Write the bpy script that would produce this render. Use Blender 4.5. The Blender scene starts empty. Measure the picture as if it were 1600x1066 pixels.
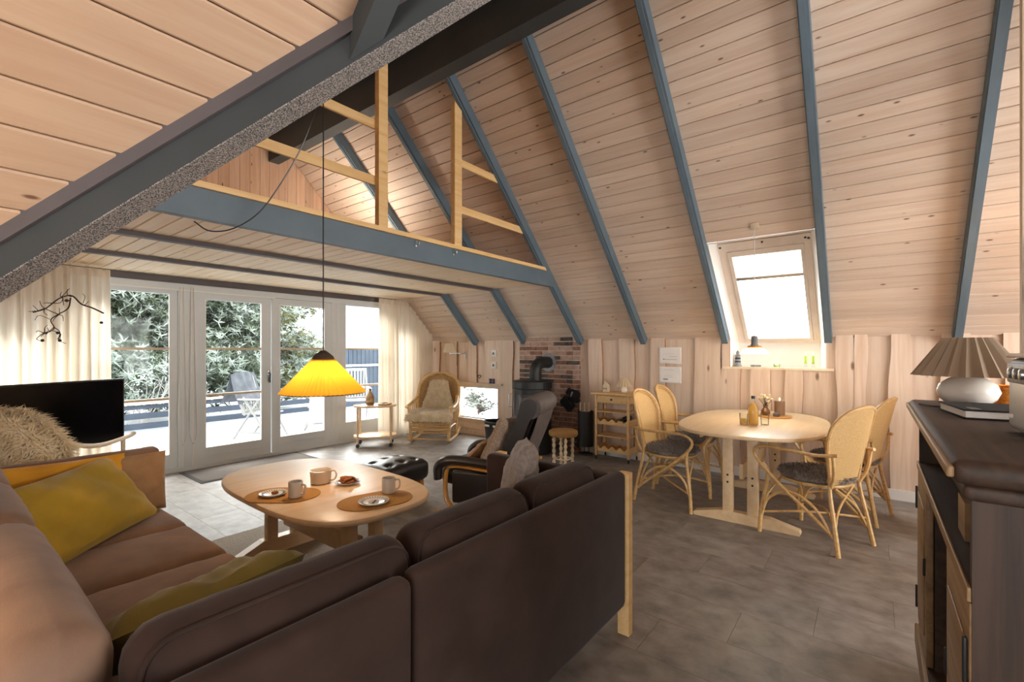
import bpy, bmesh, math, random
from math import pi, sin, cos, radians, sqrt, atan2
from mathutils import Vector, Matrix
random.seed(7)
S = bpy.context.scene
COL = S.collection
# ---------------------------------------------------------------- camera
cam_d = bpy.data.cameras.new('camera'); cam = bpy.data.objects.new('camera', cam_d); COL.objects.link(cam)
cam.location = (0, 0, 1.45); cam.rotation_euler = (pi/2, 0, radians(38-90))
cam_d.sensor_width = 36; cam_d.sensor_fit = 'HORIZONTAL'; cam_d.lens = 36*722/1600; cam_d.shift_y = 13.2/1600; cam_d.clip_start = .02
S.camera = cam
# ---------------------------------------------------------------- world: bright overcast winter sky
W = bpy.data.worlds.new('sky'); S.world = W; W.use_nodes = True
bg = W.node_tree.nodes['Background']; bg.inputs[0].default_value = (.95, .975, 1, 1); bg.inputs[1].default_value = 4.8
S.view_settings.view_transform = 'Standard'; S.view_settings.look = 'None'; S.view_settings.gamma = 1
S.view_settings.use_curve_mapping = False; S.view_settings.exposure = 0.38
S.cycles.use_denoising = True; S.cycles.max_bounces = 10; S.cycles.diffuse_bounces = 6; S.cycles.transparent_max_bounces = 16
S.cycles.sample_clamp_indirect = 6; S.cycles.caustics_reflective = False; S.cycles.caustics_refractive = False
sun_d = bpy.data.lights.new('hazy_sun', 'SUN'); sun_d.energy = 18; sun_d.angle = radians(70); sun_d.color = (1, .97, .93)
sun = bpy.data.objects.new('hazy_sun', sun_d); COL.objects.link(sun); sun.location = (3, 12, 9); sun.rotation_euler = Vector((-.1, -1, -.62)).to_track_quat('-Z', 'Y').to_euler()
def area(name, loc, direction, sx, sy, power, color=(1,1,1)):
    l = bpy.data.lights.new(name, 'AREA'); l.shape = 'RECTANGLE'; l.size = sx; l.size_y = sy; l.energy = power; l.color = color
    o = bpy.data.objects.new(name, l); COL.objects.link(o); o.location = loc
    o.rotation_euler = Vector(direction).to_track_quat('-Z', 'Z').to_euler(); return o
# added fill lights at invented openings in the unseen walls behind the camera
area('fill_light_wing', (-3.56, -.8, 1.48), (1, .05, .02), 3.1, 1.6, 60, (1, .97, .93))
area('fill_light_rear', (2.9, -3.9, 1.58), (0, 1, .02), 3.5, 1.6, 150, (1, .96, .91))
def portal(name, loc, direction, sx, sy):
    o = area(name, loc, direction, sx, sy, 1); o.data.cycles.is_portal = True
portal('portal_gable', (3.2, 6.62, 1.2), (0, -1, 0), 4.6, 2.1)
portal('portal_low_window', (6.0, 5.2, .54), (-1, 0, 0), 1.0, .56)
portal('portal_roof_window', (5.75, .87, 2.2), (-1, 0, -1), .9, 1.3)
# ---------------------------------------------------------------- materials
MATS = {}
def nodes(name):
    m = bpy.data.materials.new(name); m.use_nodes = True; nt = m.node_tree; MATS[name] = m
    return m, nt, nt.nodes['Principled BSDF'], nt.nodes, nt.links
def rgb(h):
    h = h.lstrip('#'); c = [int(h[i:i+2], 16)/255 for i in (0, 2, 4)]
    return tuple((x/12.92 if x <= .04045 else ((x+.055)/1.055)**2.4) for x in c) + (1,)
def coords(n, L, scale, rand=True, space='Object'):
    tc = n.new('ShaderNodeTexCoord'); mp = n.new('ShaderNodeMapping'); mp.inputs['Scale'].default_value = scale
    if rand:
        oi = n.new('ShaderNodeObjectInfo'); mu = n.new('ShaderNodeMath'); mu.operation = 'MULTIPLY'; mu.inputs[1].default_value = 37.0
        L.new(oi.outputs['Random'], mu.inputs[0])
        va = n.new('ShaderNodeVectorMath'); va.operation = 'ADD'; L.new(tc.outputs[space], va.inputs[0]); L.new(mu.outputs[0], va.inputs[1])
        L.new(va.outputs[0], mp.inputs[0])
    else: L.new(tc.outputs[space], mp.inputs[0])
    return mp.outputs[0]
def ramp(n, L, src, stops):
    r = n.new('ShaderNodeValToRGB'); L.new(src, r.inputs[0]); e = r.color_ramp.elements
    while len(e) < len(stops): e.new(.5)
    for i, (p, c) in enumerate(stops): e[i].position = p; e[i].color = c if len(c) == 4 else tuple(c)+(1,)
    return r.outputs[0]
def mixc(n, L, f, a, b, mode='MIX'):
    m = n.new('ShaderNodeMix'); m.data_type = 'RGBA'; m.blend_type = mode
    for i, v in ((0, f), (6, a), (7, b)):
        if hasattr(v, 'is_linked'): L.new(v, m.inputs[i])
        else: m.inputs[i].default_value = v
    return m.outputs[2]
def noise(n, L, vec, scale, detail=4, rough=.55, dist=0):
    t = n.new('ShaderNodeTexNoise'); t.inputs['Scale'].default_value = scale; t.inputs['Detail'].default_value = detail
    t.inputs['Roughness'].default_value = rough; t.inputs['Distortion'].default_value = dist
    if vec is not None: L.new(vec, t.inputs['Vector'])
    return t.outputs['Fac']
def bump(n, L, b, h, strength, dist=.01):
    bp = n.new('ShaderNodeBump'); bp.inputs['Strength'].default_value = strength; bp.inputs['Distance'].default_value = dist
    L.new(h, bp.inputs['Height']); L.new(bp.outputs[0], b.inputs['Normal'])
def wood(name, light, dark, knot='#6b4a34', knots=True, rough=.55, grain=1.0, var=.16, axis=0, ks=1.0, bright=1.0):
    """pine / oak: grain runs along the local axis, knots, a tone of its own for every piece"""
    m, nt, b, n, L = nodes(name)
    sc = [22*grain]*3; sc[axis] = 1.3*grain
    g = noise(n, L, coords(n, L, sc), 1.0, 6, .6, .6)
    c = ramp(n, L, g, [(.3, rgb(dark)), (.62, rgb(light))])
    oi = n.new('ShaderNodeObjectInfo'); mr = n.new('ShaderNodeMapRange')
    mr.inputs['To Min'].default_value = 1-var; mr.inputs['To Max'].default_value = 1+var*.5; L.new(oi.outputs['Random'], mr.inputs[0])
    hv = n.new('ShaderNodeHueSaturation'); L.new(mr.outputs[0], hv.inputs['Value']); L.new(c, hv.inputs['Color']); c = hv.outputs[0]
    if knots:
        ksc = [9.0*ks]*3; ksc[axis] = 3.4*ks
        v = n.new('ShaderNodeTexVoronoi'); v.inputs['Scale'].default_value = 1; L.new(coords(n, L, ksc), v.inputs['Vector'])
        sep = n.new('ShaderNodeSeparateColor'); L.new(v.outputs['Color'], sep.inputs[0])
        gt = n.new('ShaderNodeMath'); gt.operation = 'GREATER_THAN'; gt.inputs[1].default_value = .62; L.new(sep.outputs[0], gt.inputs[0])
        k = n.new('ShaderNodeMapRange'); k.inputs['From Min'].default_value = .07; k.inputs['From Max'].default_value = .15
        k.inputs['To Min'].default_value = 1; k.inputs['To Max'].default_value = 0; L.new(v.outputs['Distance'], k.inputs[0])
        mu = n.new('ShaderNodeMath'); mu.operation = 'MULTIPLY'; L.new(gt.outputs[0], mu.inputs[0]); L.new(k.outputs[0], mu.inputs[1])
        m8 = n.new('ShaderNodeMath'); m8.operation = 'MULTIPLY'; m8.inputs[1].default_value = .92; L.new(mu.outputs[0], m8.inputs[0])
        c = mixc(n, L, m8.outputs[0], c, rgb(knot))
    L.new(c, b.inputs['Base Color']); b.inputs['Roughness'].default_value = rough
    bump(n, L, b, g, .12, .004); return m
def plain(name, col, rough=.5, col2=None, scale=8, sv=(1,1,1), metal=0, bmp=0, bscale=60, sheen=0, coat=0, spec=.5, lo=.35, hi=.65, detail=4, rand=True, bdist=.004):
    m, nt, b, n, L = nodes(name); b.inputs['Roughness'].default_value = rough; b.inputs['Metallic'].default_value = metal
    b.inputs['Specular IOR Level'].default_value = spec
    if sheen: b.inputs['Sheen Weight'].default_value = sheen; b.inputs['Sheen Roughness'].default_value = .4
    if coat: b.inputs['Coat Weight'].default_value = coat; b.inputs['Coat Roughness'].default_value = .15
    v = coords(n, L, sv, rand)
    c = ramp(n, L, noise(n, L, v, scale, detail), [(lo, rgb(col)), (hi, rgb(col2 or col))]); L.new(c, b.inputs['Base Color'])
    if bmp: bump(n, L, b, noise(n, L, v, bscale, 3), bmp, bdist)
    return m
def emit(name, col, strength):
    m, nt, b, n, L = nodes(name); b.inputs['Base Color'].default_value = rgb(col); b.inputs['Emission Color'].default_value = rgb(col)
    b.inputs['Emission Strength'].default_value = strength; return m
def cloth_trans(name, col, col2, trans, rough=.9, scale=3, sv=(1,1,1), bmp=.2):
    m, nt, b, n, L = nodes(name); b.inputs['Roughness'].default_value = rough
    v = coords(n, L, sv, False); c = ramp(n, L, noise(n, L, v, scale, 3), [(.35, rgb(col)), (.65, rgb(col2))]); L.new(c, b.inputs['Base Color'])
    bump(n, L, b, noise(n, L, v, 90, 2), bmp, .002)
    t = n.new('ShaderNodeBsdfTranslucent'); L.new(c, t.inputs[0]); mx = n.new('ShaderNodeMixShader'); mx.inputs[0].default_value = trans
    L.new(b.outputs[0], mx.inputs[1]); L.new(t.outputs[0], mx.inputs[2]); L.new(mx.outputs[0], nt.nodes['Material Output'].inputs[0]); return m
def glass(name, tint='#f4f8f8', refl=.05):
    m, nt, b, n, L = nodes(name); n.remove(b)
    t = n.new('ShaderNodeBsdfTransparent'); t.inputs[0].default_value = rgb(tint); g = n.new('ShaderNodeBsdfGlossy'); g.inputs['Roughness'].default_value = .02
    lw = n.new('ShaderNodeFresnel'); lw.inputs[0].default_value = 1.3; mx = n.new('ShaderNodeMixShader')
    mu = n.new('ShaderNodeMath'); mu.operation = 'MULTIPLY'; mu.inputs[1].default_value = refl*14; L.new(lw.outputs[0], mu.inputs[0]); L.new(mu.outputs[0], mx.inputs[0])
    L.new(t.outputs[0], mx.inputs[1]); L.new(g.outputs[0], mx.inputs[2]); L.new(mx.outputs[0], nt.nodes['Material Output'].inputs[0]); return m
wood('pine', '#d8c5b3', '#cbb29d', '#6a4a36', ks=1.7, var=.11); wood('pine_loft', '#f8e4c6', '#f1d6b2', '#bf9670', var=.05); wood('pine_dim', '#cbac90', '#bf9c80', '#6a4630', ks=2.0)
wood('wall_pine', '#dfcbb8', '#d2b69e', '#7a583f', var=.12, ks=.8); wood('gable_pine', '#cdab90', '#bd987a', '#6a4630', axis=2, ks=1.5)
wood('new_pine', '#e6c48e', '#d8ae70', '#9a6a38', var=.06, rough=.5); wood('birch', '#e3c9a2', '#d9b98c', knots=False, var=.05, rough=.38, grain=.8)
wood('beech', '#e2c6a2', '#d9b78e', knots=False, var=.05, rough=.35, grain=.8); wood('rattan', '#d8b47c', '#bd9255', knots=False, var=.08, rough=.4, grain=1.4)
wood('oak_dark', '#49372b', '#2c2018', knots=False, var=.05, rough=.6, grain=1.3); wood('oak_dark_v', '#49372b', '#2c2018', knots=False, var=.05, rough=.6, grain=1.3, axis=2); wood('oak_edge', '#a08460', '#7c6242', knots=False, rough=.45)
wood('honey', '#c98f45', '#b07a35', knots=False, rough=.35); wood('pale_wood', '#e6d6bd', '#d8c4a4', knots=False, rough=.5)
plain('slate_blue', '#60717d', .55, '#566772', 3, bmp=.08, bscale=40); plain('slate_dark', '#363b3d', .65, '#303537', 3, bmp=.08)
plain('plum_grey', '#5a5355', .55, '#4f494b', 3)
plain('rough_sawn', '#a69e98', .8, '#383d41', 240, lo=.42, hi=.58, detail=3, bmp=.6, bscale=240)
plain('floor_tile', '#948c85', .45, '#6a625c', 7, (1.3, 1, 1), bmp=.3, bscale=130, lo=.3, hi=.7, detail=14); plain('joint', '#5c5550', .8)
plain('window_grey', '#d3d6d7', .4, '#cbcfd0', 2); plain('white_paint', '#e8e5e0', .45, '#e2dfd9', 2); plain('frame_pine', '#d6c3ac', .5, '#cbb59c', 6)
plain('brick', '#8f6a57', .9, '#745041', 14, bmp=.6, bscale=60); plain('brick_dark', '#65574f', .9, '#3e3532', 14, bmp=.6, bscale=60); plain('brick_pale', '#b3988a', .9, '#9c7c6b', 14, bmp=.6, bscale=60)
plain('mortar', '#c2b3a3', .95, '#aea092', 30, bmp=.4)
plain('iron', '#222426', .5, '#1b1d1f', 6, bmp=.1, bscale=120); plain('black_plastic', '#141416', .35); plain('black_matte', '#17171a', .85, '#0f0f11', 10)
plain('tv_screen', '#060607', .12, spec=.6); plain('steel', '#b8babb', .28, metal=1); plain('silver', '#b9bbbd', .38, '#aeb0b2', 3, metal=.35)
plain('sofa_brown', '#3d2f2a', .92, '#322622', 5, bmp=.12, bscale=260, sheen=.12, spec=.1); plain('sofa_lit', '#8a7160', .92, '#775f50', 4, bmp=.12, bscale=200, sheen=.15, spec=.1)  # second velvet: lit copy, light on the left section painted into it
plain('leather', '#262020', .42, '#1e1918', 9, bmp=.25, bscale=180, coat=.1); plain('leather_grey', '#5c534e', .6, '#4a423e', 14, bmp=.25, bscale=160)
plain('knit', '#a18c78', .95, '#7f6b5a', 90, bmp=.5, bscale=160, sheen=.2); plain('grey_pillow', '#8b8078', .95, '#776c65', 60, bmp=.4, bscale=160, sheen=.2); plain('tan_leather', '#a5794f', .6, '#8e6440', 8)
plain('mustard', '#b08f22', .95, '#8a7522', 3.2, bmp=.3, bscale=220, sheen=.3, lo=.3, hi=.7); plain('ochre', '#d39a22', .95, '#bb8420', 4, bmp=.3, bscale=220, sheen=.3); plain('olive', '#8a7d3c', .95, '#6e6632', 3, bmp=.3, bscale=220, sheen=.3)
plain('taupe_pillow', '#a78560', .95, '#92714f', 6, bmp=.2, bscale=200, sheen=.2)
plain('sheep', '#f2e4c6', .95, '#e6d2a8', 12, sheen=.4); plain('sheep_beige', '#e6d6ba', .95, '#d6c09a', 14, sheen=.4); plain('fur_grey', '#8f867f', .95, '#544c47', 60, sheen=.3)
plain('upholstery_tan', '#ad8a5c', .9, '#9a784b', 40, bmp=.3, bscale=200)
plain('cane', '#d8b57c', .6, '#c29c63', 190, lo=.4, hi=.6, bmp=.5, bscale=260); plain('cork', '#b98a4a', .9, '#a2763a', 140, bmp=.5, bscale=200); plain('rush', '#b58e55', .85, '#8c693a', 60, (1, 6, 1), bmp=.5, bscale=90)
plain('ceramic_cream', '#e0d2bb', .3, '#d6c6ac', 5, coat=.3); plain('ceramic_white', '#e9e6df', .25, coat=.4); plain('ceramic_greige', '#cfc4b4', .35, coat=.2); plain('plate_blue', '#33415c', .4, '#5a6880', 30)
plain('stoneware', '#c9a878', .5, '#8f6c44', 7, lo=.4, hi=.6); plain('stoneware_dark', '#6b4c2e', .5)
plain('coffee', '#3a2416', .2); plain('cookie', '#a8662c', .85, '#7c4520', 40, bmp=.8, bscale=60); plain('purple_glass', '#3b2a5c', .15, coat=.6); plain('paper', '#e9e6e2', .8, '#dedbd7', 3); plain('ink', '#3a3a40', .8); plain('grey_print', '#b9b4ae', .8)
plain('mat_fibre', '#6c625a', .98, '#524a44', 160, bmp=.7, bscale=200); plain('rug_pile', '#a89c8e', .98, '#7d7268', 120, bmp=.8, bscale=160); plain('mat_edge', '#2c2826', .9)
plain('candle_green', '#a4c83a', .5); plain('candle_brown', '#8c7058', .6, '#7c6250', 10); cloth_trans('honey_drink', '#f7d98c', '#f5d280', .6, .2, bmp=0)
plain('dried_flower', '#b7a67c', .9, '#e8dcc0', 60); plain('twig', '#3a302a', .9); plain('pewter', '#8d9092', .4, '#6d7072', 30); plain('basket', '#d08a2e', .7, '#a8641c', 60, bmp=.5)
cloth_trans('curtain', '#efe6d8', '#e6dac8', .45, sv=(1, 1, .3)); cloth_trans('shade_yellow', '#f6ae36', '#f3a62c', .5, scale=2); cloth_trans('shade_cream', '#efe2c8', '#e8d8ba', .5); cloth_trans('shade_taupe', '#a3917e', '#98866f', .22); cloth_trans('blind', '#f6f6f4', '#f0f0ee', .6)
glass('pane', '#fdffff', .022); glass('clear_glass', '#fbfdfc', .05)
plain('snow', '#d9dde1', .8, '#cdd2d8', 1.5, bmp=.2, bscale=8); plain('deck_paint', '#b9bdc3', .7, '#a8adb4', 2); plain('rail_blue', '#3f4856', .7, '#363e4a', 4); plain('plastic_white', '#d2d0ca', .45); plain('garden_white', '#9a9892', .5, '#8f8d88', 4); plain('frame_pale', '#e3d6ca', .5, '#d9c9ba', 6); plain('bark_edge', '#a87c56', .9, '#8d6443', 20); plain('shingle', '#9aa0a4', .9)
plain('needle_frost', '#b4bcb2', .8, '#848f80', 1.4, lo=.3, hi=.7); plain('needle_green', '#4c573c', .85, '#30392a', 1.2); plain('needle_olive', '#66653a', .85, '#4a4b2c', 1.2); plain('bark', '#4a3b33', .9, '#6b5a4e', 14); plain('frost_twig', '#b4aea8', .9); plain('bush_twig', '#5e5a54', .9, '#46443f', 6); plain('litter', '#6a5846', .9, '#948a7c', 20); plain('blanket_grey', '#6c6e74', .95, '#5a5c62', 8); plain('blanket_white', '#e4ded4', .95)
emit('flame', '#ffd27a', 14); emit('bulb', '#ffd9a0', 9)
# ---------------------------------------------------------------- mesh helpers
class MB:
    def __init__(s): s.v = []; s.f = []
    def add(s, vs, fs):
        o = len(s.v); s.v += [tuple(v) for v in vs]; s.f += [tuple(i+o for i in f) for f in fs]; return s
    def box(s, c, d, rz=0, rx=0, ry=0):
        M = Matrix.Translation(c) @ Matrix.Rotation(rz, 4, 'Z') @ Matrix.Rotation(ry, 4, 'Y') @ Matrix.Rotation(rx, 4, 'X')
        vs = [M @ Vector((sx*d[0]/2, sy*d[1]/2, sz*d[2]/2)) for sx in (-1, 1) for sy in (-1, 1) for sz in (-1, 1)]
        return s.add(vs, [(0,1,3,2), (4,6,7,5), (0,4,5,1), (2,3,7,6), (0,2,6,4), (1,5,7,3)])
    def b2(s, a, b):
        return s.box([(a[i]+b[i])/2 for i in range(3)], [abs(b[i]-a[i]) for i in range(3)])
    def rbox(s, c, d, r=.02, seg=3, rz=0, rx=0, ry=0, sub=0, fn=None):
        bm = bmesh.new(); bmesh.ops.create_cube(bm, size=1)
        for v in bm.verts: v.co = Vector((v.co.x*d[0], v.co.y*d[1], v.co.z*d[2]))
        r = min(r, min(d)*.49)
        ed = [e for e in bm.edges if len(e.link_faces) == 2 and e.calc_face_angle(0) > .5]
        bmesh.ops.bevel(bm, geom=ed, offset=r, segments=seg, profile=.5, affect='EDGES', clamp_overlap=True)
        if sub:
            lim = max(d)*.12
            bmesh.ops.subdivide_edges(bm, edges=[e for e in bm.edges if e.calc_length() > lim], cuts=sub, use_grid_fill=True)
        if fn:
            for v in bm.verts: v.co = fn(v.co.copy())
        M = Matrix.Translation(c) @ Matrix.Rotation(rz, 4, 'Z') @ Matrix.Rotation(ry, 4, 'Y') @ Matrix.Rotation(rx, 4, 'X')
        bm.verts.index_update()
        s.add([M @ v.co for v in bm.verts], [[v.index for v in f.verts] for f in bm.faces]); bm.free(); return s
    def tube(s, pts, r, seg=8, closed=False, sub=5, flat=None, up=None):
        P = [Vector(p) for p in pts]
        if sub > 1 and len(P) > 2: P, r = spline(P, r, sub, closed)
        n = len(P); R = r if isinstance(r, (list, tuple)) else [r]*n
        T = []
        for i in range(n):
            a = P[(i-1) % n] if (closed or i > 0) else P[i]; b = P[(i+1) % n] if (closed or i < n-1) else P[i]
            T.append((b-a).normalized() if (b-a).length > 1e-9 else Vector((0,0,1)))
        u = Vector(up) if up else (Vector((0,0,1)) if abs(T[0].z) < .9 else Vector((1,0,0)))
        u = (u - T[0]*u.dot(T[0])).normalized(); vs = []
        for i in range(n):
            u = (u - T[i]*u.dot(T[i]))
            u = u.normalized() if u.length > 1e-6 else T[i].orthogonal().normalized()
            w = T[i].cross(u)
            for k in range(seg):
                a = 2*pi*k/seg; fx, fy = (flat or (1, 1))
                vs.append(P[i] + (u*cos(a)*fx + w*sin(a)*fy)*R[i])
        fs = [(i*seg+k, i*seg+(k+1) % seg, ((i+1) % n)*seg+(k+1) % seg, ((i+1) % n)*seg+k) for i in range(n if closed else n-1) for k in range(seg)]
        if not closed: fs += [tuple(range(seg))[::-1], tuple(range((n-1)*seg, n*seg))]
        return s.add(vs, fs)
    def lathe(s, prof, seg=24, c=(0,0,0), cap=True, mod=None):
        vs = []; n = len(prof)
        for i, (r, z) in enumerate(prof):
            for k in range(seg):
                a = 2*pi*k/seg; rr = r*(mod(i, k) if mod else 1)
                vs.append((c[0]+rr*cos(a), c[1]+rr*sin(a), c[2]+z))
        fs = [(i*seg+k, i*seg+(k+1) % seg, (i+1)*seg+(k+1) % seg, (i+1)*seg+k) for i in range(n-1) for k in range(seg)]
        if cap: fs += [tuple(range(seg))[::-1], tuple(range((n-1)*seg, n*seg))]
        return s.add(vs, fs)
    def prism(s, poly, z0, z1, M=None):
        n = len(poly); vs = [Vector((x, y, z0)) for x, y in poly]+[Vector((x, y, z1)) for x, y in poly]
        if M is not None: vs = [M @ v for v in vs]
        return s.add(vs, [tuple(range(n))[::-1], tuple(range(n, 2*n))]+[(i, (i+1) % n, n+(i+1) % n, n+i) for i in range(n)])
    def slab(s, outline, z0, z1, bev=.008, c=(0,0)):
        """flat top with a rounded edge; outline(k) gives the rim scaled inwards by k metres"""
        rings = [(bev, z0), (bev*.3, z0+bev*.3), (0, z0+bev), (0, z1-bev), (bev*.3, z1-bev*.3), (bev, z1)]
        vs = []; n = 0
        for k, z in rings:
            o = outline(k); n = len(o); vs += [(x+c[0], y+c[1], z) for x, y in o]
        m = len(rings)
        return s.add(vs, [(i*n+k, i*n+(k+1) % n, (i+1)*n+(k+1) % n, (i+1)*n+k) for i in range(m-1) for k in range(n)]+[tuple(range(n))[::-1], tuple(range((m-1)*n, m*n))])
    def grid(s, nu, nv, fn, closeu=False):
        vs = [fn(i/(nu if closeu else nu-1), j/(nv-1)) for i in range(nu) for j in range(nv)]
        return s.add(vs, [(i*nv+j, ((i+1) % nu)*nv+j, ((i+1) % nu)*nv+j+1, i*nv+j+1) for i in range(nu if closeu else nu-1) for j in range(nv-1)])
    def mesh(s, name, mat, smooth=True, ang=40):
        me = bpy.data.meshes.new(name); me.from_pydata(s.v, [], s.f); me.update()
        bm = bmesh.new(); bm.from_mesh(me); bmesh.ops.recalc_face_normals(bm, faces=bm.faces[:]); bm.to_mesh(me); bm.free()
        if mat: me.materials.append(MATS[mat])
        if smooth and hasattr(me, 'set_sharp_from_angle'):
            for p in me.polygons: p.use_smooth = True
            me.set_sharp_from_angle(angle=radians(ang))
        return me
    def build(s, name, mat, parent=None, loc=(0,0,0), rot=(0,0,0), smooth=True, ang=40):
        return link(name, s.mesh(name, mat, smooth, ang), parent, loc, rot)
def link(name, me, parent=None, loc=(0,0,0), rot=(0,0,0)):
    o = bpy.data.objects.new(name, me); COL.objects.link(o); o.location = loc; o.rotation_euler = rot; o.parent = parent; return o
def spline(P, r, sub, closed):
    n = len(P); out = []; ro = []; R = r if isinstance(r, (list, tuple)) else None
    for i in range(n if closed else n-1):
        p0 = P[(i-1) % n] if (closed or i > 0) else P[i]*2-P[i+1]; p1 = P[i]; p2 = P[(i+1) % n]; p3 = P[(i+2) % n] if (closed or i+2 < n) else p2*2-p1
        for k in range(sub):
            t = k/sub
            out.append(.5*((2*p1)+(p2-p0)*t+(2*p0-5*p1+4*p2-p3)*t*t+(3*p1-p0-3*p2+p3)*t**3))
            if R: ro.append(R[i]*(1-t)+R[(i+1) % n]*t)
    if not closed:
        out.append(P[-1])
        if R: ro.append(R[-1])
    return out, (ro if R else r)
def tag(o, label=None, cat=None, group=None, kind=None):
    for k, v in (('label', label), ('category', cat), ('group', group), ('kind', kind)):
        if v: o[k] = v
    return o
def thing(name, label, cat, loc=(0,0,0), rz=0, group=None):
    o = bpy.data.objects.new(name, None); o.empty_display_size = .05; COL.objects.link(o); o.location = loc; o.rotation_euler = (0,0,rz); return tag(o, label, cat, group)
def copy_tree(o, parent=None):
    c = o.copy(); COL.objects.link(c); c.parent = parent
    for ch in list(o.children): copy_tree(ch, c)
    return c
def struct(o): return tag(o, kind='structure')
def B(a, b): return MB().b2(a, b)
def superell(cx, cy, a, b, n, rot=0, seg=72):
    def f(k):
        out = []
        for i in range(seg):
            t = 2*pi*i/seg; c, s_ = cos(t), sin(t)
            x = (a-k)*math.copysign(abs(c)**(2/n), c); y = (b-k)*math.copysign(abs(s_)**(2/n), s_)
            out.append((cx+x*cos(rot)-y*sin(rot), cy+x*sin(rot)+y*cos(rot)))
        return out
    return f
def stadium(a, b, seg=14):
    def f(k):
        A, Bh = a-b, b-k; out = []
        for sg in (1, -1):
            for i in range(seg+1):
                t = -pi/2+pi*i/seg; out.append((sg*(A+Bh*cos(t)), sg*Bh*sin(t)))
        return out
    return f
def pillow(w, h, t, seed=0, n=22, wr=.012, pinch=.05):
    """a stuffed cushion lying in XY, thickness along Z"""
    rnd = random.Random(seed); ph = [rnd.uniform(0, 6.28) for _ in range(8)]; m = MB()
    def side(sg):
        def f(u, v):
            x, y = 2*u-1, 2*v-1; e = max(0, (1-abs(x)**2.6))*max(0, (1-abs(y)**2.6)); z = sg*t/2*(e**.45)
            px = x*(1-pinch*(1-abs(y))**.5*abs(x)**3*0-pinch*.6*(1-y*y)*abs(x)**4); py = y*(1-pinch*.9*(1-x*x)*abs(y)**4)
            wz = wr*e**.5*(sin(5*x+3*y+ph[0])+.7*sin(9*y-4*x+ph[1])+.5*sin(14*x+6*y+ph[2])+.5*sin(17*y-9*x+ph[3]))*(1-.5*e)
            return (px*w/2, py*h/2, z+wz*sg)
        return f
    m.grid(n, n, side(1)); m.grid(n, n, side(-1)); return m
def fur(pts_fn, N, length, width, seed=0, droop=.4):
    """short locks of wool: pts_fn(random) -> point, normal"""
    rnd = random.Random(seed); m = MB(); vs = []; fs = []
    for _ in range(N):
        p, nr = pts_fn(rnd); p = Vector(p); nr = Vector(nr).normalized()
        tdir = nr.orthogonal().normalized(); a = rnd.uniform(0, 2*pi); tdir = Matrix.Rotation(a, 3, nr) @ tdir
        l = length*rnd.uniform(.6, 1.25); sd = nr.cross(tdir)*width*.5
        p1 = p+nr*l*.55+tdir*l*.3; p2 = p+nr*l*.75+tdir*l*(.55+droop)+Vector((0,0,-droop*l*.4))
        o = len(vs); vs += [p-sd, p+sd, p1+sd*.8, p1-sd*.8, p2]; fs += [(o, o+1, o+2, o+3), (o+3, o+2, o+4)]
    return m.add(vs, fs)
def plank_mesh(name, L, w, t, mat, ch=.005):
    """board along local X with chamfered long edges facing local -Z"""
    y, z = w/2, t/2; prof = [(-y, z), (y, z), (y, -z+ch), (y-ch, -z), (-y+ch, -z), (-y, -z+ch)]
    m = MB(); n = len(prof)
    m.add([(-L/2, a, b) for a, b in prof]+[(L/2, a, b) for a, b in prof], [tuple(range(n))[::-1], tuple(range(n, 2*n))]+[(i, (i+1) % n, n+(i+1) % n, n+i) for i in range(n)])
    return m.mesh(name, mat, False)
# ================================================================ THE SETTING
XW, YG, KB, KR, XR = 5.82, 6.53, 7.395, 7.25, 2.99       # right wall, gable, roof boards (x+z), rafter undersides, ridge
QL, WM = 1.62, 3.69                                      # left roof boards z-x, wing roof boards z+y
YR = WM-(QL+2.8875)                                      # wing ridge line
r2 = sqrt(2)
def frame(o, c, X, Z):
    X = Vector(X).normalized(); Z = Vector(Z).normalized(); Y = Z.cross(X)
    M = Matrix((X, Y, Z)).transposed().to_4x4(); M.translation = Vector(c); o.location = M.to_translation(); o.rotation_euler = M.to_euler(); return o
def slabpoly(name, pts, mat, dz=.06, up=.03):
    n = len(pts); m = MB(); m.add([(x, y, z+up) for x, y, z in pts]+[(x, y, z+up+dz) for x, y, z in pts], [tuple(range(n)), tuple(range(n, 2*n))]+[(i, (i+1) % n, n+(i+1) % n, n+i) for i in range(n)])
    return struct(m.build(name, mat, smooth=False))
# ---- floor
fl = struct(B((-3.5, -3.8, -.06), (5.9, 6.5, -.003)).build('floor', 'joint', smooth=False))
tw, tl = .33, .99
tmesh = MB().b2((-.1641, -.4941, -.012), (.1641, .4941, 0)).mesh('floor_tile', 'floor_tile', False)
for k in range(-7, 12):
    xc = 2.285+tw*k; y = .9-.33*(k % 3)-tl*5
    while y < 6.5:
        a, b = max(y, -3.75), min(y+tl, 6.49)
        if b-a > .05 and xc+tw/2 < 5.84:
            if b-a > tl-.001: link('tile', tmesh, fl, (xc, y+tl/2, 0))
            else: B((-.1644, a+.0006, -.012), (.1644, b-.0006, 0)).build('tile', 'floor_tile', fl, (xc, 0, 0), smooth=False)
        y += tl
MB().b2((-3.45, -3.75, -.01), (-.185, 2.1, 0)).b2((5.75, -3.75, -.01), (5.82, 6.49, 0)).build('wing_floor', 'floor_tile', fl, smooth=False)
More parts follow.
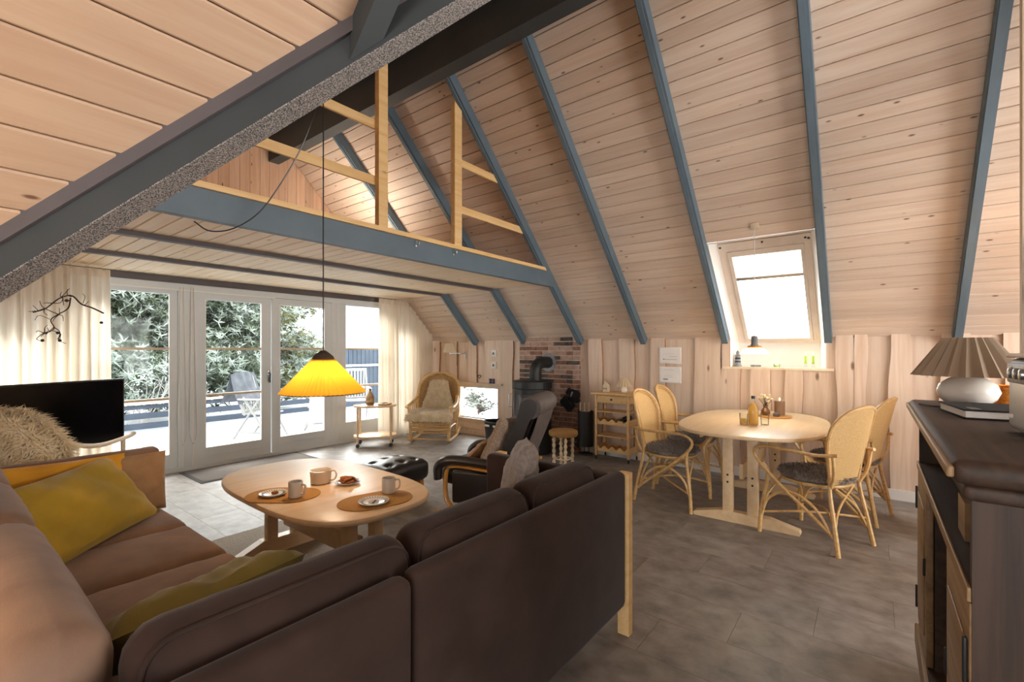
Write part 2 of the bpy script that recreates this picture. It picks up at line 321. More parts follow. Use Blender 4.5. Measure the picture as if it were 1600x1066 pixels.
# ---- right roof slope
cr = bpy.data.objects.new('ceiling_right', None); COL.objects.link(cr); struct(cr)
def SK(y, v, n): return Vector((XW-v/r2+n/r2, y, 1.575+v/r2+n/r2))
SY0, SY1, SV = .385, 1.322, 1.324
def slope_slab(y0, y1, v0, v1):
    a = [SK(y, v, n) for y in (y0, y1) for v in (v0, v1) for n in (.022, .07)]
    return MB().add(a, [(0,1,3,2), (4,6,7,5), (0,4,5,1), (2,3,7,6), (0,2,6,4), (1,5,7,3)])
for a in ((-3.8, 6.6, SV+.02, 3.95), (-3.8, SY0-.02, -.1, SV+.02), (SY1+.02, 6.6, -.1, SV+.02)): slope_slab(*a).build('backing', 'joint', cr, smooth=False)
pw = .121; cache = {}
def plank(parent, c, X, Z, L, w=pw, t=.02, mat='pine', name='plank'):
    k = (round(L, 3), w, t, mat)
    if k not in cache: cache[k] = plank_mesh(name, L, w-.0035, t, mat)
    return frame(link(name, cache[k], parent), c, X, Z)
for i in range(33):
    v = pw*(i+.5)
    if v > 3.9: break
    for y0, y1 in (((-3.78, SY0-.005), (SY1+.005, 6.5)) if v-pw/2 < SV-.01 else ((-3.78, 6.5),)):
        plank(cr, SK((y0+y1)/2, v, .01), (0, 1, 0), (1, 0, 1), y1-y0)
RY = [5.30, 4.28, 3.30, 2.37, 1.385, .395, -.565, -1.53, -2.5]
def xz_prism(poly, y0, y1):
    n = len(poly); return MB().add([(x, y0, z) for x, z in poly]+[(x, y1, z) for x, z in poly], [tuple(range(n)), tuple(range(n, 2*n))[::-1]]+[(i, (i+1) % n, n+(i+1) % n, n+i) for i in range(n)])
for y in RY:
    xz_prism([(3.0, KB-3.0), (3.0, KR-3.0), (5.735, KR-5.735), (5.80, 1.585), (5.80, KB-5.80)], y-.065, y).build('rafter', 'slate_blue', cr, smooth=False)
    xz_prism([(3.06, KR-3.06), (3.06, KR-.017-3.06), (5.70, KR-.017-5.70), (5.70, KR-5.70)], y-.046, y-.008).build('rafter_strip', 'slate_blue', cr, smooth=False)
B((2.925, -3.75, 4.02), (3.065, 6.52, 4.42)).build('ridge_beam', 'slate_dark', cr, smooth=False)
B((2.62, -3.8, 4.50), (3.3, 6.6, 4.60)).build('ridge_cap', 'pine', cr, smooth=False); B((2.87, -3.75, 4.40), (3.075, 6.52, 4.52)).build('ridge_board', 'slate_dark', cr, smooth=False)
# ---- left roof slope and the wing roof that meets it in a valley
cl = bpy.data.objects.new('ceiling_left', None); COL.objects.link(cl); struct(cl)
ZE = 1.575; XL = ZE-QL; YE = WM-ZE; RX, RZ = 2.8875, QL+2.8875; YB = 2*YR-YE
def lp(x, y): return (x, y, QL+x)
for nm, pts in (('backing', [lp(XL, YE), lp(RX, YR), lp(RX, 6.6), lp(XL, 6.6)]), ('rear_roof', [lp(XL, YB), lp(RX, YR), lp(RX, YB)])):
    o = slabpoly(nm, pts, 'pine' if nm == 'rear_roof' else 'joint', up=.03 if nm == 'backing' else 0); o.parent = cl; del o['kind']
i = 0
while True:
    x = XL+pw/r2*(i+.5)
    if x > 2.85: break
    y0 = YE-(x-XL)+.02; plank(cl, (x-.007, (y0+6.5)/2, QL+x+.007), (0, 1, 0), (-1, 0, 1), 6.5-y0); i += 1
cw = bpy.data.objects.new('ceiling_wing', None); COL.objects.link(cw); struct(cw)
for nm, pts, up in (('backing', [(-3.5, YE, ZE), (XL, YE, ZE), (RX, YR, RZ), (-3.5, YR, RZ)], .03), ('rear_roof', [(-3.5, YB, ZE), (XL, YB, ZE), (RX, YR, RZ), (-3.5, YR, RZ)], 0)):
    o = slabpoly(nm, pts, 'pine' if up == 0 else 'joint', up=up); o.parent = cw; del o['kind']
i = 0
while True:
    y = YE-pw/r2*(i+.5)
    if y < YR: break
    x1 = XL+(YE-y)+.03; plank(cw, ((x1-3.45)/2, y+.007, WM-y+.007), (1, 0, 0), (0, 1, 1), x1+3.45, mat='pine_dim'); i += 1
def valley(a, b, off0, off1, mat, name):
    """bar along (1,-1,1): a..b across the beam, off0..off1 vertical, measured from the beam's lower near edge"""
    base = Vector((0, 2.05, 1.508)); ac = Vector((1, 1, 0))/r2; d = Vector((1, -1, 1)); v = []
    for t in (-.04, 2.86):
        for w, h in ((a, off0), (b, off0), (b, off1), (a, off1)): v.append(base+d*t+ac*w+Vector((0, 0, h)))
    return MB().add(v, [(0,1,2,3), (7,6,5,4)]+[(i, (i+1) % 4, 4+(i+1) % 4, 4+i) for i in range(4)]).build(name, mat, cw, smooth=False)
valley(0, .092, .006, .25, 'slate_dark', 'valley_beam'); valley(.001, .091, 0, .0055, 'rough_sawn', 'sawn_underside'); valley(-.012, -.0005, .095, .17, 'plum_grey', 'valley_trim')
for x in (.80, -.3, -1.3, -2.3):
    v = []; ylo = min(YE, 2.05-x) if x > 0 else YE
    for xx in (x, x+.07):
        ylo = min(YE, 2.048-xx) if x > 0 else YE
        v += [(xx, ylo, WM-.115-ylo), (xx, ylo, WM-ylo), (xx, YR, WM-YR), (xx, YR, WM-.115-YR)]
    MB().add(v, [(0,1,2,3), (7,6,5,4), (0,4,5,1), (1,5,6,2), (2,6,7,3), (3,7,4,0)]).build('rafter', 'slate_dark', cw, smooth=False)
B((-3.45, YR-.06, RZ-.4), (2.9, YR+.06, RZ-.02)).build('ridge_beam', 'slate_dark', cw, smooth=False)
# ---- loft: boarded soffit, joists, floor
lo = struct(B((.78, 3.31, 2.331), (4.95, 6.5, 2.44)).build('ceiling_loft', 'pine', smooth=False))
n = int((5.10-.70)/.117)
for i in range(n): plank(lo, (.70+.117*(i+.5), 4.90, 2.32), (0, 1, 0), (0, 0, 1), 3.19, .117, .018, 'pine_loft')
for y in (5.30, 4.28): xz_prism([(.80, 2.275), (4.975, 2.275), (4.94, 2.311), (.80, 2.311)], y-.065, y).build('joist', 'plum_grey', lo, smooth=False)
xz_prism([(.66, 2.253), (4.997, 2.253), (4.815, 2.435), (.66, 2.435)], 3.235, 3.30).build('loft_beam', 'slate_blue', lo, smooth=False)
xz_prism([(.66, 2.436), (4.815, 2.436), (4.778, 2.474), (.66, 2.474)], 3.21, 3.30).build('edge_board', 'new_pine', lo, smooth=False)
# ---- gable wall
wg = bpy.data.objects.new('wall_gable', None); COL.objects.link(wg); struct(wg)
xz_prism([(XL-.1, 2.31), (5.2, 2.31), (3.0, 4.45), (2.7, 4.45), (.6, 2.31)], 6.53, 6.66).build('backing', 'joint', wg, smooth=False)
x = .80
while x < 4.85:
    xa, xb = x+.0016, x+.1244; t = lambda q: min(KB-q, QL+q)+.03
    xz_prism([(xa, 2.42), (xb, 2.42), (xb, t(xb)), (xa, t(xa))], 6.51, 6.529).build('plank', 'gable_pine', wg, smooth=False); x += .126
for a, b in (((-.12, 6.5, 0), (.22, 6.66, 2.31)), ((5.38, 6.5, 0), (6.0, 6.66, 2.31)), ((.22, 6.5, 2.235), (5.38, 6.66, 2.31))): B(a, b).build('side_panel', 'wall_pine', wg, smooth=False)
B((.8, 6.455, 2.232), (5.03, 6.51, 2.312)).build('head_beam', 'plum_grey', wg, smooth=False)
B((.22, 6.46, -.02), (5.38, 6.66, .045)).build('threshold', 'window_grey', wg, smooth=False)
# ---- walls out of sight
o = struct(B((XL-.12, YE-.1, 0), (XL, 6.6, ZE+.05)).build('wall_left', 'wall_pine', smooth=False))
struct(B((-3.5, YE, 0), (XL, YE+.12, ZE+.05)).build('wall_wing', 'wall_pine', smooth=False))
def openwall(name, ax, pos, th, outline, hole):
    """boarded wall in the plane ax=pos, with a rectangular opening"""
    a0, a1, z0, z1 = hole; lo_, hi_ = min(p[0] for p in outline), max(p[0] for p in outline)
    def top(a):
        for (p, q), (r, s) in zip(outline, outline[1:]):
            if p <= a <= r: return q+(s-q)*(a-p)/(r-p+1e-9)
        return outline[-1][1]
    cuts = sorted({p[0] for p in outline} | {a0, a1}); m = MB()
    for a, b in zip(cuts, cuts[1:]):
        spans = [(0, None)] if (b <= a0 or a >= a1) else [(0, z0), (z1, None)]
        for s0, s1 in spans:
            poly = [(a, s0), (b, s0), (b, s1 if s1 else top(b)), (a, s1 if s1 else top(a))]
            q = [(pos, p, z) if ax == 'x' else (p, pos, z) for p, z in poly]+[(pos+th, p, z) if ax == 'x' else (p, pos+th, z) for p, z in poly]
            m.add(q, [(0,1,2,3), (7,6,5,4)]+[(i, (i+1) % 4, 4+(i+1) % 4, 4+i) for i in range(4)])
    return struct(m.build(name, 'wall_pine', smooth=False))
openwall('wall_rear', 'x', -3.5, .1, [(YB, ZE+.05), (YR, RZ+.05), (YE, ZE+.05)], (-2.4, .8, .65, 2.3))  # opening added to let the wing fill light in
openwall('wall_back', 'y', -3.85, .1, [(-3.5, ZE+.05), (XL, ZE+.05), (2.95, 4.55), (XW, ZE+.05)], (1.1, 4.7, .75, 2.4))  # opening added to let the rear fill light in
# ---- right wall, boards with waney edges
wr_ = struct(MB().b2((5.852, -3.8, 0), (5.97, SY0, 1.62)).b2((5.852, SY0, 0), (5.97, SY1, 1.22)).b2((5.852, SY1, 0), (5.97, 4.83, 1.62)).b2((5.852, 4.83, 0), (5.97, 5.76, .27)).b2((5.852, 4.83, .81), (5.97, 5.76, 1.62)).b2((5.852, 5.76, 0), (5.97, 6.6, 1.62)).build('wall_right', 'wall_pine', smooth=False))
WN = [0]
def waney(y0, y1, z0, z1, proud, seed):
    WN[0] += 1; jit = .0006*(WN[0] % 9)
    r = random.Random(seed); N = 12; L = []; R = []; p = [r.uniform(0, 6) for _ in range(4)]; am = .009 if proud else .002
    for i in range(N+1):
        z = z0+(z1-z0)*i/N; L.append((y0+am*(sin(z*4+p[0])+.6*sin(z*9+p[1])), z)); R.append((y1+am*(sin(z*4.4+p[2])+.6*sin(z*8+p[3])), z))
    poly = L+R[::-1]; xa, xb = (XW-.024+jit, XW+.012) if proud else (XW+.008+jit, XW+.03); k = len(poly)
    zc = (z0+z1)/2; yc = (y0+y1)/2      # local X runs up the board
    v = [(z-zc, y-yc, -(xa-XW)) for y, z in poly]+[(z-zc, y-yc, -(xb-XW)) for y, z in poly]
    fs = [tuple(range(k))[::-1], tuple(range(k, 2*k))]+[(i, (i+1) % k, k+(i+1) % k, k+i) for i in range(k)]
    o = MB().add(v, fs).build('plank', 'wall_pine', wr_, smooth=False)
    if proud:
        o.data.materials.append(MATS['bark_edge'])
        for p in o.data.polygons:
            if len(p.vertices) == 4 and abs(p.normal.y) > .5: p.material_index = 1
    frame(o, (XW, yc, zc), (0, 0, 1), (-1, 0, 0)); return o
def boards(edges, z0, z1, k=0):
    for i, (a, b) in enumerate(zip(edges, edges[1:])):
        pr_ = (i+k) % 2 == 0; e = .022 if not pr_ else 0
        waney(b-e, a+e, z0, z1, pr_, i*7+k+int(z0*100))
boards([6.52, 6.2, 5.95, 5.76], .0, 1.60); boards([5.76, 5.485, 5.29, 5.104, 4.785], .885, 1.60, 1); boards([4.785, 4.52, 4.30], 0, 1.60, 0)
boards([3.34, 3.16, 2.949, 2.70, 2.488, 2.27, 2.066, 1.712, 1.405], .0, 1.60, 1); boards([1.405, 1.322], 1.25, 1.60, 0); boards([1.405, 1.20, 1.088, .90, .75, .60, .385], .0, 1.225, 0); boards([.385, .30, .143], 0, 1.6, 1)
boards([.143, .051, -.127, -.288, -.491, -.70, -.905, -1.15, -1.4, -1.7, -2.0, -2.3, -2.6, -2.9, -3.2, -3.5, -3.76], 0, 1.60, 0)
struct(B((5.782, -3.75, 0), (5.795, 3.30, .10)).build('baseboard_right', 'white_paint', smooth=False)); struct(B((5.795, 4.34, 0), (5.806, 4.78, .10)).build('baseboard_far', 'white_paint', smooth=False))
# ---- low window
w3 = struct(B((5.75, 4.72, .862), (5.95, 5.80, .888)).build('window_3', 'frame_pine', smooth=False))
for a, b in (((5.80, 4.77, .80), (5.95, 5.80, .862)), ((5.80, 4.77, .20), (5.95, 5.80, .27)), ((5.80, 4.77, .27), (5.95, 4.83, .80)), ((5.80, 5.75, .27), (5.95, 5.80, .80))): B(a, b).build('frame', 'frame_pine', w3, smooth=False)
B((5.80, 4.83, .10), (5.86, 5.80, .198)).build('board', 'wall_pine', w3, smooth=False); B((5.785, 4.78, 0), (5.86, 5.80, .098)).build('board', 'wall_pine', w3, smooth=False); B((5.90, 4.835, .275), (5.906, 5.745, .795)).build('pane', 'pane', w3, smooth=False)
# ---- brick chimney breast
ch = struct(xz_prism([(5.728, 0), (5.728, 1.655), (5.75, 1.645), (5.86, 1.53), (5.86, 0)], 3.312, 4.322).build('wall_chimney', 'mortar', smooth=False))
bms = {m: MB().b2((-.1, -.009, -.027), (.1, .009, .027)).mesh('brick', m, False) for m in ('brick', 'brick_dark', 'brick_pale')}
hms = {m: MB().b2((-.048, -.009, -.027), (.048, .009, .027)).mesh('brick', m, False) for m in bms}
rb = random.Random(4)
def pick(z):
    w = (.45, .2, .35) if z > 1.05 else (.72, .2, .08); q = rb.random(); return 'brick' if q < w[0] else ('brick_dark' if q < w[0]+w[1] else 'brick_pale')
for j in range(24):
    z = .035+.068*j; y = 4.318; first = j % 2
    if z+.03 > 1.652: break
    while y > 3.33:
        L = .096 if first else .2; first = 0
        if y-L < 3.312-.02: L = .096
        me = (hms if L < .15 else bms)[pick(z)]; o = link('brick', me, ch, (5.729-rb.uniform(0, .004), y-L/2, z), (0, 0, pi/2)); y -= L+.011
    o = link('brick', hms[pick(z)], ch, (5.775, 3.313, z))
# ---- gable windows and doors
def bar(p, a, b, mat='window_grey', name='frame'): return B(a, b).build(name, mat, p, smooth=False)
def leaf(name, x0, x1, z0, z1, px0, px1, pz0, pz1, munt, y0=6.50, y1=6.56, mat='window_grey'):
    w = struct(bpy.data.objects.new(name, None)); COL.objects.link(w)
    bar(w, (x0, y0, z0), (px0, y1, z1), mat, 'stile'); bar(w, (px1, y0, z0), (x1, y1, z1), mat, 'stile')
    bar(w, (px0, y0, z0), (px1, y1, pz0), mat, 'rail'); bar(w, (px0, y0, pz1), (px1, y1, z1), mat, 'rail')
    for m in munt: bar(w, (px0, y0+.008, m-.014), (px1, y1-.008, m+.014), 'frame_pine', 'muntin')
    zz = [pz0]+list(munt)+[pz1]
    for a, b in zip(zz, zz[1:]): bar(w, (px0, 6.528, a), (px1, 6.532, b), 'pane', 'pane')
    for a, b in (((px0, y0-.003, pz0), (px0+.012, y0+.012, pz1)), ((px1-.012, y0-.003, pz0), (px1, y0+.012, pz1))): bar(w, a, b, 'white_paint', 'bead')
    return w
leaf('window_1', 1.0, 1.875, .045, 2.235, 1.07, 1.805, .215, 2.10, (1.458, .87)); leaf('window_5', .22, .995, .045, 1.80, .30, .93, .215, 1.74, (.87,))
d1 = leaf('door_1', 2.075, 2.945, .03, 2.155, 2.155, 2.832, .24, 2.066, (1.459, .884), 6.48, 6.54); d2 = leaf('door_2', 2.96, 3.84, .03, 2.155, 3.062, 3.735, .24, 2.066, (1.459, .884), 6.48, 6.54)
leaf('window_2', 3.985, 4.90, .045, 2.235, 4.085, 4.83, .31, 2.14, (1.458, .87)); leaf('window_6', 4.905, 5.38, .045, 1.95, 4.98, 5.31, .31, 1.88, (.87,))
B((.22, 6.5, 1.801), (.998, 6.62, 2.234)).build('side_panel', 'wall_pine', wg, smooth=False); B((4.905, 6.5, 1.951), (5.38, 6.62, 2.234)).build('side_panel', 'wall_pine', wg, smooth=False)
for d, a, b in ((d1, 2.18, 2.80), (d2, 3.09, 3.71)): bar(d, (a, 6.474, .135), (b, 6.479, .141), 'window_grey', 'moulding')
MB().tube([(2.915, 6.478, 1.13), (2.915, 6.44, 1.13), (2.915, 6.435, 1.12), (2.915, 6.435, 1.0)], .009, 8).build('handle', 'iron', d1); MB().rbox((2.915, 6.476, 1.09), (.03, .008, .16), .004).build('handle_plate', 'steel', d1)
for i, (x0, x1) in enumerate(((1.875, 2.075), (3.84, 3.985))):
    t = struct(B((x0, 6.475, .03), (x1, 6.60, 2.235)).build('trim_%d' % (i+1), 'window_grey', smooth=False))
    for k in (.25, .75): B((x0+(x1-x0)*k-.004, 6.471, .05), (x0+(x1-x0)*k+.004, 6.476, 2.2)).build('groove_bead', 'white_paint', t, smooth=False)
struct(B((1.0, 6.47, 2.158), (5.0, 6.60, 2.233)).build('trim_3', 'window_grey', smooth=False)); struct(B((1.0, 6.462, 2.10+.045), (3.0, 6.471, 2.16)).build('trim_4', 'white_paint', smooth=False))
# ---- roof window in its lined shaft
w4 = struct(bpy.data.objects.new('window_4', None)); COL.objects.link(w4)
FO = .145; fv0, fv1, fy0, fy1 = -.215, 1.165, .47, 1.258
def quadthick(p, name, mat, th):
    a, b, c = Vector(p[0]), Vector(p[1]), Vector(p[2]); nn = (b-a).cross(c-a).normalized()*th; k = len(p)
    return MB().add([Vector(q) for q in p]+[Vector(q)+nn for q in p], [tuple(range(k)), tuple(range(k, 2*k))[::-1]]+[(i, (i+1) % k, k+(i+1) % k, k+i) for i in range(k)]).build(name, mat, w4, smooth=False)
bt = SK(0, fv0, FO)
for yi, yo, sg in ((SY0, fy0-.02, -1), (SY1, fy1+.02, 1)):
    q = [SK(yi, SV, -.005), SK(yi, 0, -.005), Vector((XW, yi, 1.245)), Vector((bt.x+.02, yo, 1.245)), Vector((bt.x+.02, yo, bt.z)), SK(yo, fv1+.05, FO+.02)]
    for tri in ((0, 1, 4, 5), (1, 2, 3, 4)): quadthick([q[i] for i in tri][::sg], 'lining', 'white_paint', .012)
quadthick([SK(SY0, SV, -.005), SK(SY1, SV, -.005), SK(fy1+.03, fv1+.04, FO+.02), SK(fy0-.03, fv1+.04, FO+.02)], 'lining', 'white_paint', -.012)
B((bt.x, fy0-.05, 1.24), (bt.x+.02, fy1+.05, bt.z+.02)).build('lining', 'white_paint', w4, smooth=False)
B((5.775, .315, 1.226), (bt.x+.02, 1.395, 1.25)).build('sill', 'pale_wood', w4, smooth=False)
def skbox(y0, y1, v0, v1, n0, n1, name, mat):
    a = [SK(y, v, q) for y in (y0, y1) for v in (v0, v1) for q in (n0, n1)]
    return MB().add(a, [(0,1,3,2), (4,6,7,5), (0,4,5,1), (2,3,7,6), (0,2,6,4), (1,5,7,3)]).build(name, mat, w4, smooth=False)
gv0, gv1, gy0, gy1 = -.135, 1.04, .545, 1.155
for a in ((fy0-.03, fy1+.03, gv1+.065, fv1+.04), (fy0-.03, fy1+.03, fv0-.02, gv0-.045), (fy0-.03, gy0-.035, gv0-.045, gv1+.065), (gy1+.04, fy1+.03, gv0-.045, gv1+.065)): skbox(*a, FO, FO+.08, 'frame', 'frame_pale')
for a in ((gy0-.03, gy1+.035, gv1, gv1+.06), (gy0-.03, gy1+.035, gv0-.04, gv0), (gy0-.03, gy0, gv0, gv1), (gy1, gy1+.035, gv0, gv1)): skbox(*a, FO-.012, FO+.06, 'sash', 'frame_pale')
skbox(gy0, gy1, gv0, gv1, FO+.03, FO+.036, 'pane', 'pane'); skbox(gy0, gy1, .72, .755, FO+.0, FO+.02, 'blind_bar', 'steel')
m = MB(); zz = [.755+(gv1-.755)*i/24 for i in range(25)]
m.grid(25, 2, lambda u, v: SK(gy0+.003+(gy1-gy0-.006)*v, zz[round(u*24)], FO+.01+.007*(round(u*24) % 2))); m.build('blind', 'blind', w4, smooth=False)
for y, v in ((fy1-.01, fv1), (fy0+.03, fv1), (fy0+.005, fv1-.01), (.86, fv1+.01)): MB().rbox(SK(y, v, FO-.004), (.018, .018, .018), .005).build('screw', 'iron', w4)
# ================================================================ FURNITURE
def puff(d, ax, amt, wr=0, seed=0):
    o = [i for i in range(3) if i != ax]; r = random.Random(seed); ph = [r.uniform(0, 6) for _ in range(4)]
    def f(v):
        a, b = v[o[0]]/(d[o[0]]/2), v[o[1]]/(d[o[1]]/2); k = max(0, 1-a*a)*max(0, 1-b*b); s_ = 1 if v[ax] > 0 else -1
        e = max(abs(a), abs(b)); w = wr*(sin(26*a+2*b+ph[0])*.6+sin(15*a-3*b+ph[1])+sin(38*a+ph[2])*.4)*(e**3)
        v[ax] += s_*amt*(k**.6)*min(1, abs(v[ax])/(d[ax]/2))+w; return v
    return f
# ---- corner sofa
so = thing('corner_sofa', 'large brown velvet corner sofa with oak posts around the low table', 'sofa', (.08, .98, 0))
def sp(name, a, b, mat='sofa_brown', r=.03): 
    c = [(a[i]+b[i])/2 for i in range(3)]; d = [b[i]-a[i] for i in range(3)]; return MB().rbox(c, d, r, 3).build(name, mat, so)
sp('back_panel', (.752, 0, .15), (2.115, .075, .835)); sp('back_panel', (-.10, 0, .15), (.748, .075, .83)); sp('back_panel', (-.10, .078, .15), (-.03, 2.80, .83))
sp('arm_panel', (2.02, .078, .15), (2.115, .87, .82)); sp('arm_panel', (-.027, 2.70, .15), (.89, 2.80, .81), 'sofa_lit')
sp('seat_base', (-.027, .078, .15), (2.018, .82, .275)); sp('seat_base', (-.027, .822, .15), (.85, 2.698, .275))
for a, b in (((2.117, -.01, 0), (2.162, .05, .822)), ((2.117, .81, 0), (2.162, .87, .815)), ((.83, 2.803, 0), (.885, 2.85, .80)), ((-.10, 2.803, 0), (-.05, 2.85, .80)), ((-.09, .01, 0), (-.04, .06, .149)), ((.80, .80, 0), (.85, .85, .149))):
    B(a, b).build('leg', 'honey' if b[2] < .2 else 'new_pine', so, smooth=False)
def cush(name, c, d, ax, amt, mat, rx=0, ry=0, seed=0, wr=.004, r=.06, piping=True):
    o = MB().rbox(c, d, r, 4, rx=rx, ry=ry, sub=9, fn=puff(d, ax, amt, wr, seed)).build(name, mat, so)
    return o
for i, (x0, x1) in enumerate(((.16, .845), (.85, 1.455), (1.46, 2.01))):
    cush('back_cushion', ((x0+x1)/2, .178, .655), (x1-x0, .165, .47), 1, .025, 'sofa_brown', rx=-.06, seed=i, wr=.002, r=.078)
    w_, h_, M_ = x1-x0-.035, .435, Matrix.Translation(((x0+x1)/2, .178, .655)) @ Matrix.Rotation(-.06, 4, 'X'); pa = []
    for sx, sz, a0 in ((1, 1, 0), (-1, 1, pi/2), (-1, -1, pi), (1, -1, 3*pi/2)):
        for k in range(5): a = a0+pi/2*k/4; pa.append(M_ @ Vector((sx*(w_/2-.07)+.07*cos(a), -.062, sz*(h_/2-.07)+.07*sin(a))))
    MB().tube(pa, .0045, 6, True, 1).build('piping', 'sofa_brown', [o for o in so.children if o.name.startswith('back_cushion')][-1])
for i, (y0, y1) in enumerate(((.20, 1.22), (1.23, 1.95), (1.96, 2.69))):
    cush('back_cushion', (.068, (y0+y1)/2, .66), (.175, y1-y0, .50), 0, .015, 'sofa_lit', ry=.06, seed=i+5, wr=.002, r=.085)
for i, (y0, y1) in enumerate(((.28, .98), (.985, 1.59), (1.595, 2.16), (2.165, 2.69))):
    cush('seat_cushion', (.515, (y0+y1)/2, .355), (.75, y1-y0, .165), 2, .02, 'sofa_lit', seed=i+9, wr=.003, r=.05)
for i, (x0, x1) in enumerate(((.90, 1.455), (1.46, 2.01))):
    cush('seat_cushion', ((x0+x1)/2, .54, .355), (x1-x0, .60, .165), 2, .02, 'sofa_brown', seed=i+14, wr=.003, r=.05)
# ---- scatter cushions
def cushion(name, label, w, h, t, mat, loc, rot, seed, wr=.012, grp=None):
    o = pillow(w, h, t, seed, wr=wr).build(name, mat, None, loc, rot); 
    o.rotation_euler = rot; tag(o, label, 'cushion', grp); return o
def lean(name, label, w, h, t, mat, base, facing, tilt, roll, seed, wr=.012):
    """cushion standing on its lower edge at base, its face towards the heading, tipped back by tilt"""
    o = pillow(w, h, t, seed, wr=wr).build(name, mat)
    M = Matrix.Translation(base) @ Matrix.Rotation(facing-pi/2+pi, 4, 'Z') @ Matrix.Rotation(pi/2-tilt, 4, 'X') @ Matrix.Rotation(roll, 4, 'Z') @ Matrix.Translation((0, h/2, 0))
    o.location = M.to_translation(); o.rotation_euler = M.to_euler(); return tag(o, label, 'cushion')
lean('cushion', 'wide mustard velvet cushion propped before the far sofa arm', .80, .45, .17, 'mustard', (.58, 3.10, .46), radians(-52), .72, .07, 3, .014)
lean('cushion', 'ochre yellow cushion tucked behind the mustard one', .62, .40, .12, 'ochre', (.46, 3.40, .455), radians(-78), .28, -.05, 5)
lean('cushion', 'tan brown cushion standing at the sofa arm end behind the mustard one', .36, .36, .12, 'taupe_pillow', (.78, 3.535, .452), -pi/2, .14, -.03, 8, .008)
lean('cushion', 'yellow and olive cushion slumped in the sofa corner', .56, .44, .17, 'olive', (.50, 1.88, .50), radians(100), 1.0, .0, 11, .016)
lean('cushion', 'grey brown knitted cushion leaning into the far end of the sofa', .50, .54, .16, 'grey_pillow', (1.83, 1.50, .46), radians(128), .28, .12, 14, .014)
# ---- low oval table
ct = thing('coffee_table', 'low pale wood table with rounded top and trestle feet', 'table', (1.63, 2.875, .0125))
MB().slab(superell(0, 0, .454, .805, 3.1, -.02), .5205, .5575, .014).build('tabletop', 'beech', ct)
def foot_poly(L, h, tip=.035): return [(-L/2, 0), (L/2, 0), (L/2+.01, tip*.5), (L/2, tip), (L*.24, h), (-L*.24, h), (-L/2, tip), (-L/2-.01, tip*.5)]
RYX = Matrix.Rotation(pi/2, 4, 'X')
for y in (.485, -.485):
    MB().prism(foot_poly(.66, .105), -.035, .035, Matrix.Translation((-.01, y, 0)) @ RYX).build('foot', 'beech', ct, smooth=False)
    for x in (-.10, .08): MB().rbox((x, y, .305), (.072, .066, .428), .008, 2).build('leg', 'beech', ct)
    MB().rbox((-.01, y, .5055), (.40, .06, .03), .006, 2).build('crosspiece', 'beech', ct)
MB().rbox((-.01, 0, .25), (.045, .905, .13), .006, 2).build('stretcher', 'beech', ct)
# ---- dining table
dt = thing('dining_table', 'oval pale birch dining table on double-post trestles', 'table', (4.784, .875, 0))
MB().slab(superell(0, 0, .897, .588, 2.72, .022), .75, .782, .012).build('tabletop', 'birch', dt)
for x in (-.555, .555):
    MB().prism(foot_poly(.79, .085), -.04, .04, Matrix.Translation((x, -.03, 0)) @ Matrix.Rotation(pi/2, 4, 'Z') @ RYX).build('foot', 'birch', dt, smooth=False)
    for y in (-.095, .095):
        lg = MB().rbox((x, y, .405), (.05, .085, .645), .008, 2).build('leg', 'birch', dt)
        for z in (.33, .39): MB().lathe([(.009, 0), (.009, .004), (.003, .005)], 12).build('bolt', 'iron', lg, (x-.0245, y, z), (0, -pi/2, 0))
    MB().rbox((x, 0, .735), (.05, .72, .03), .006, 2).build('crosspiece', 'birch', dt)
MB().rbox((0, 0, .42), (1.06, .03, .13), .006, 2).build('stretcher', 'birch', dt); 
for y in (-.30, .30): MB().rbox((0, y, .72), (1.25, .022, .058), .004, 2).build('apron', 'birch', dt)
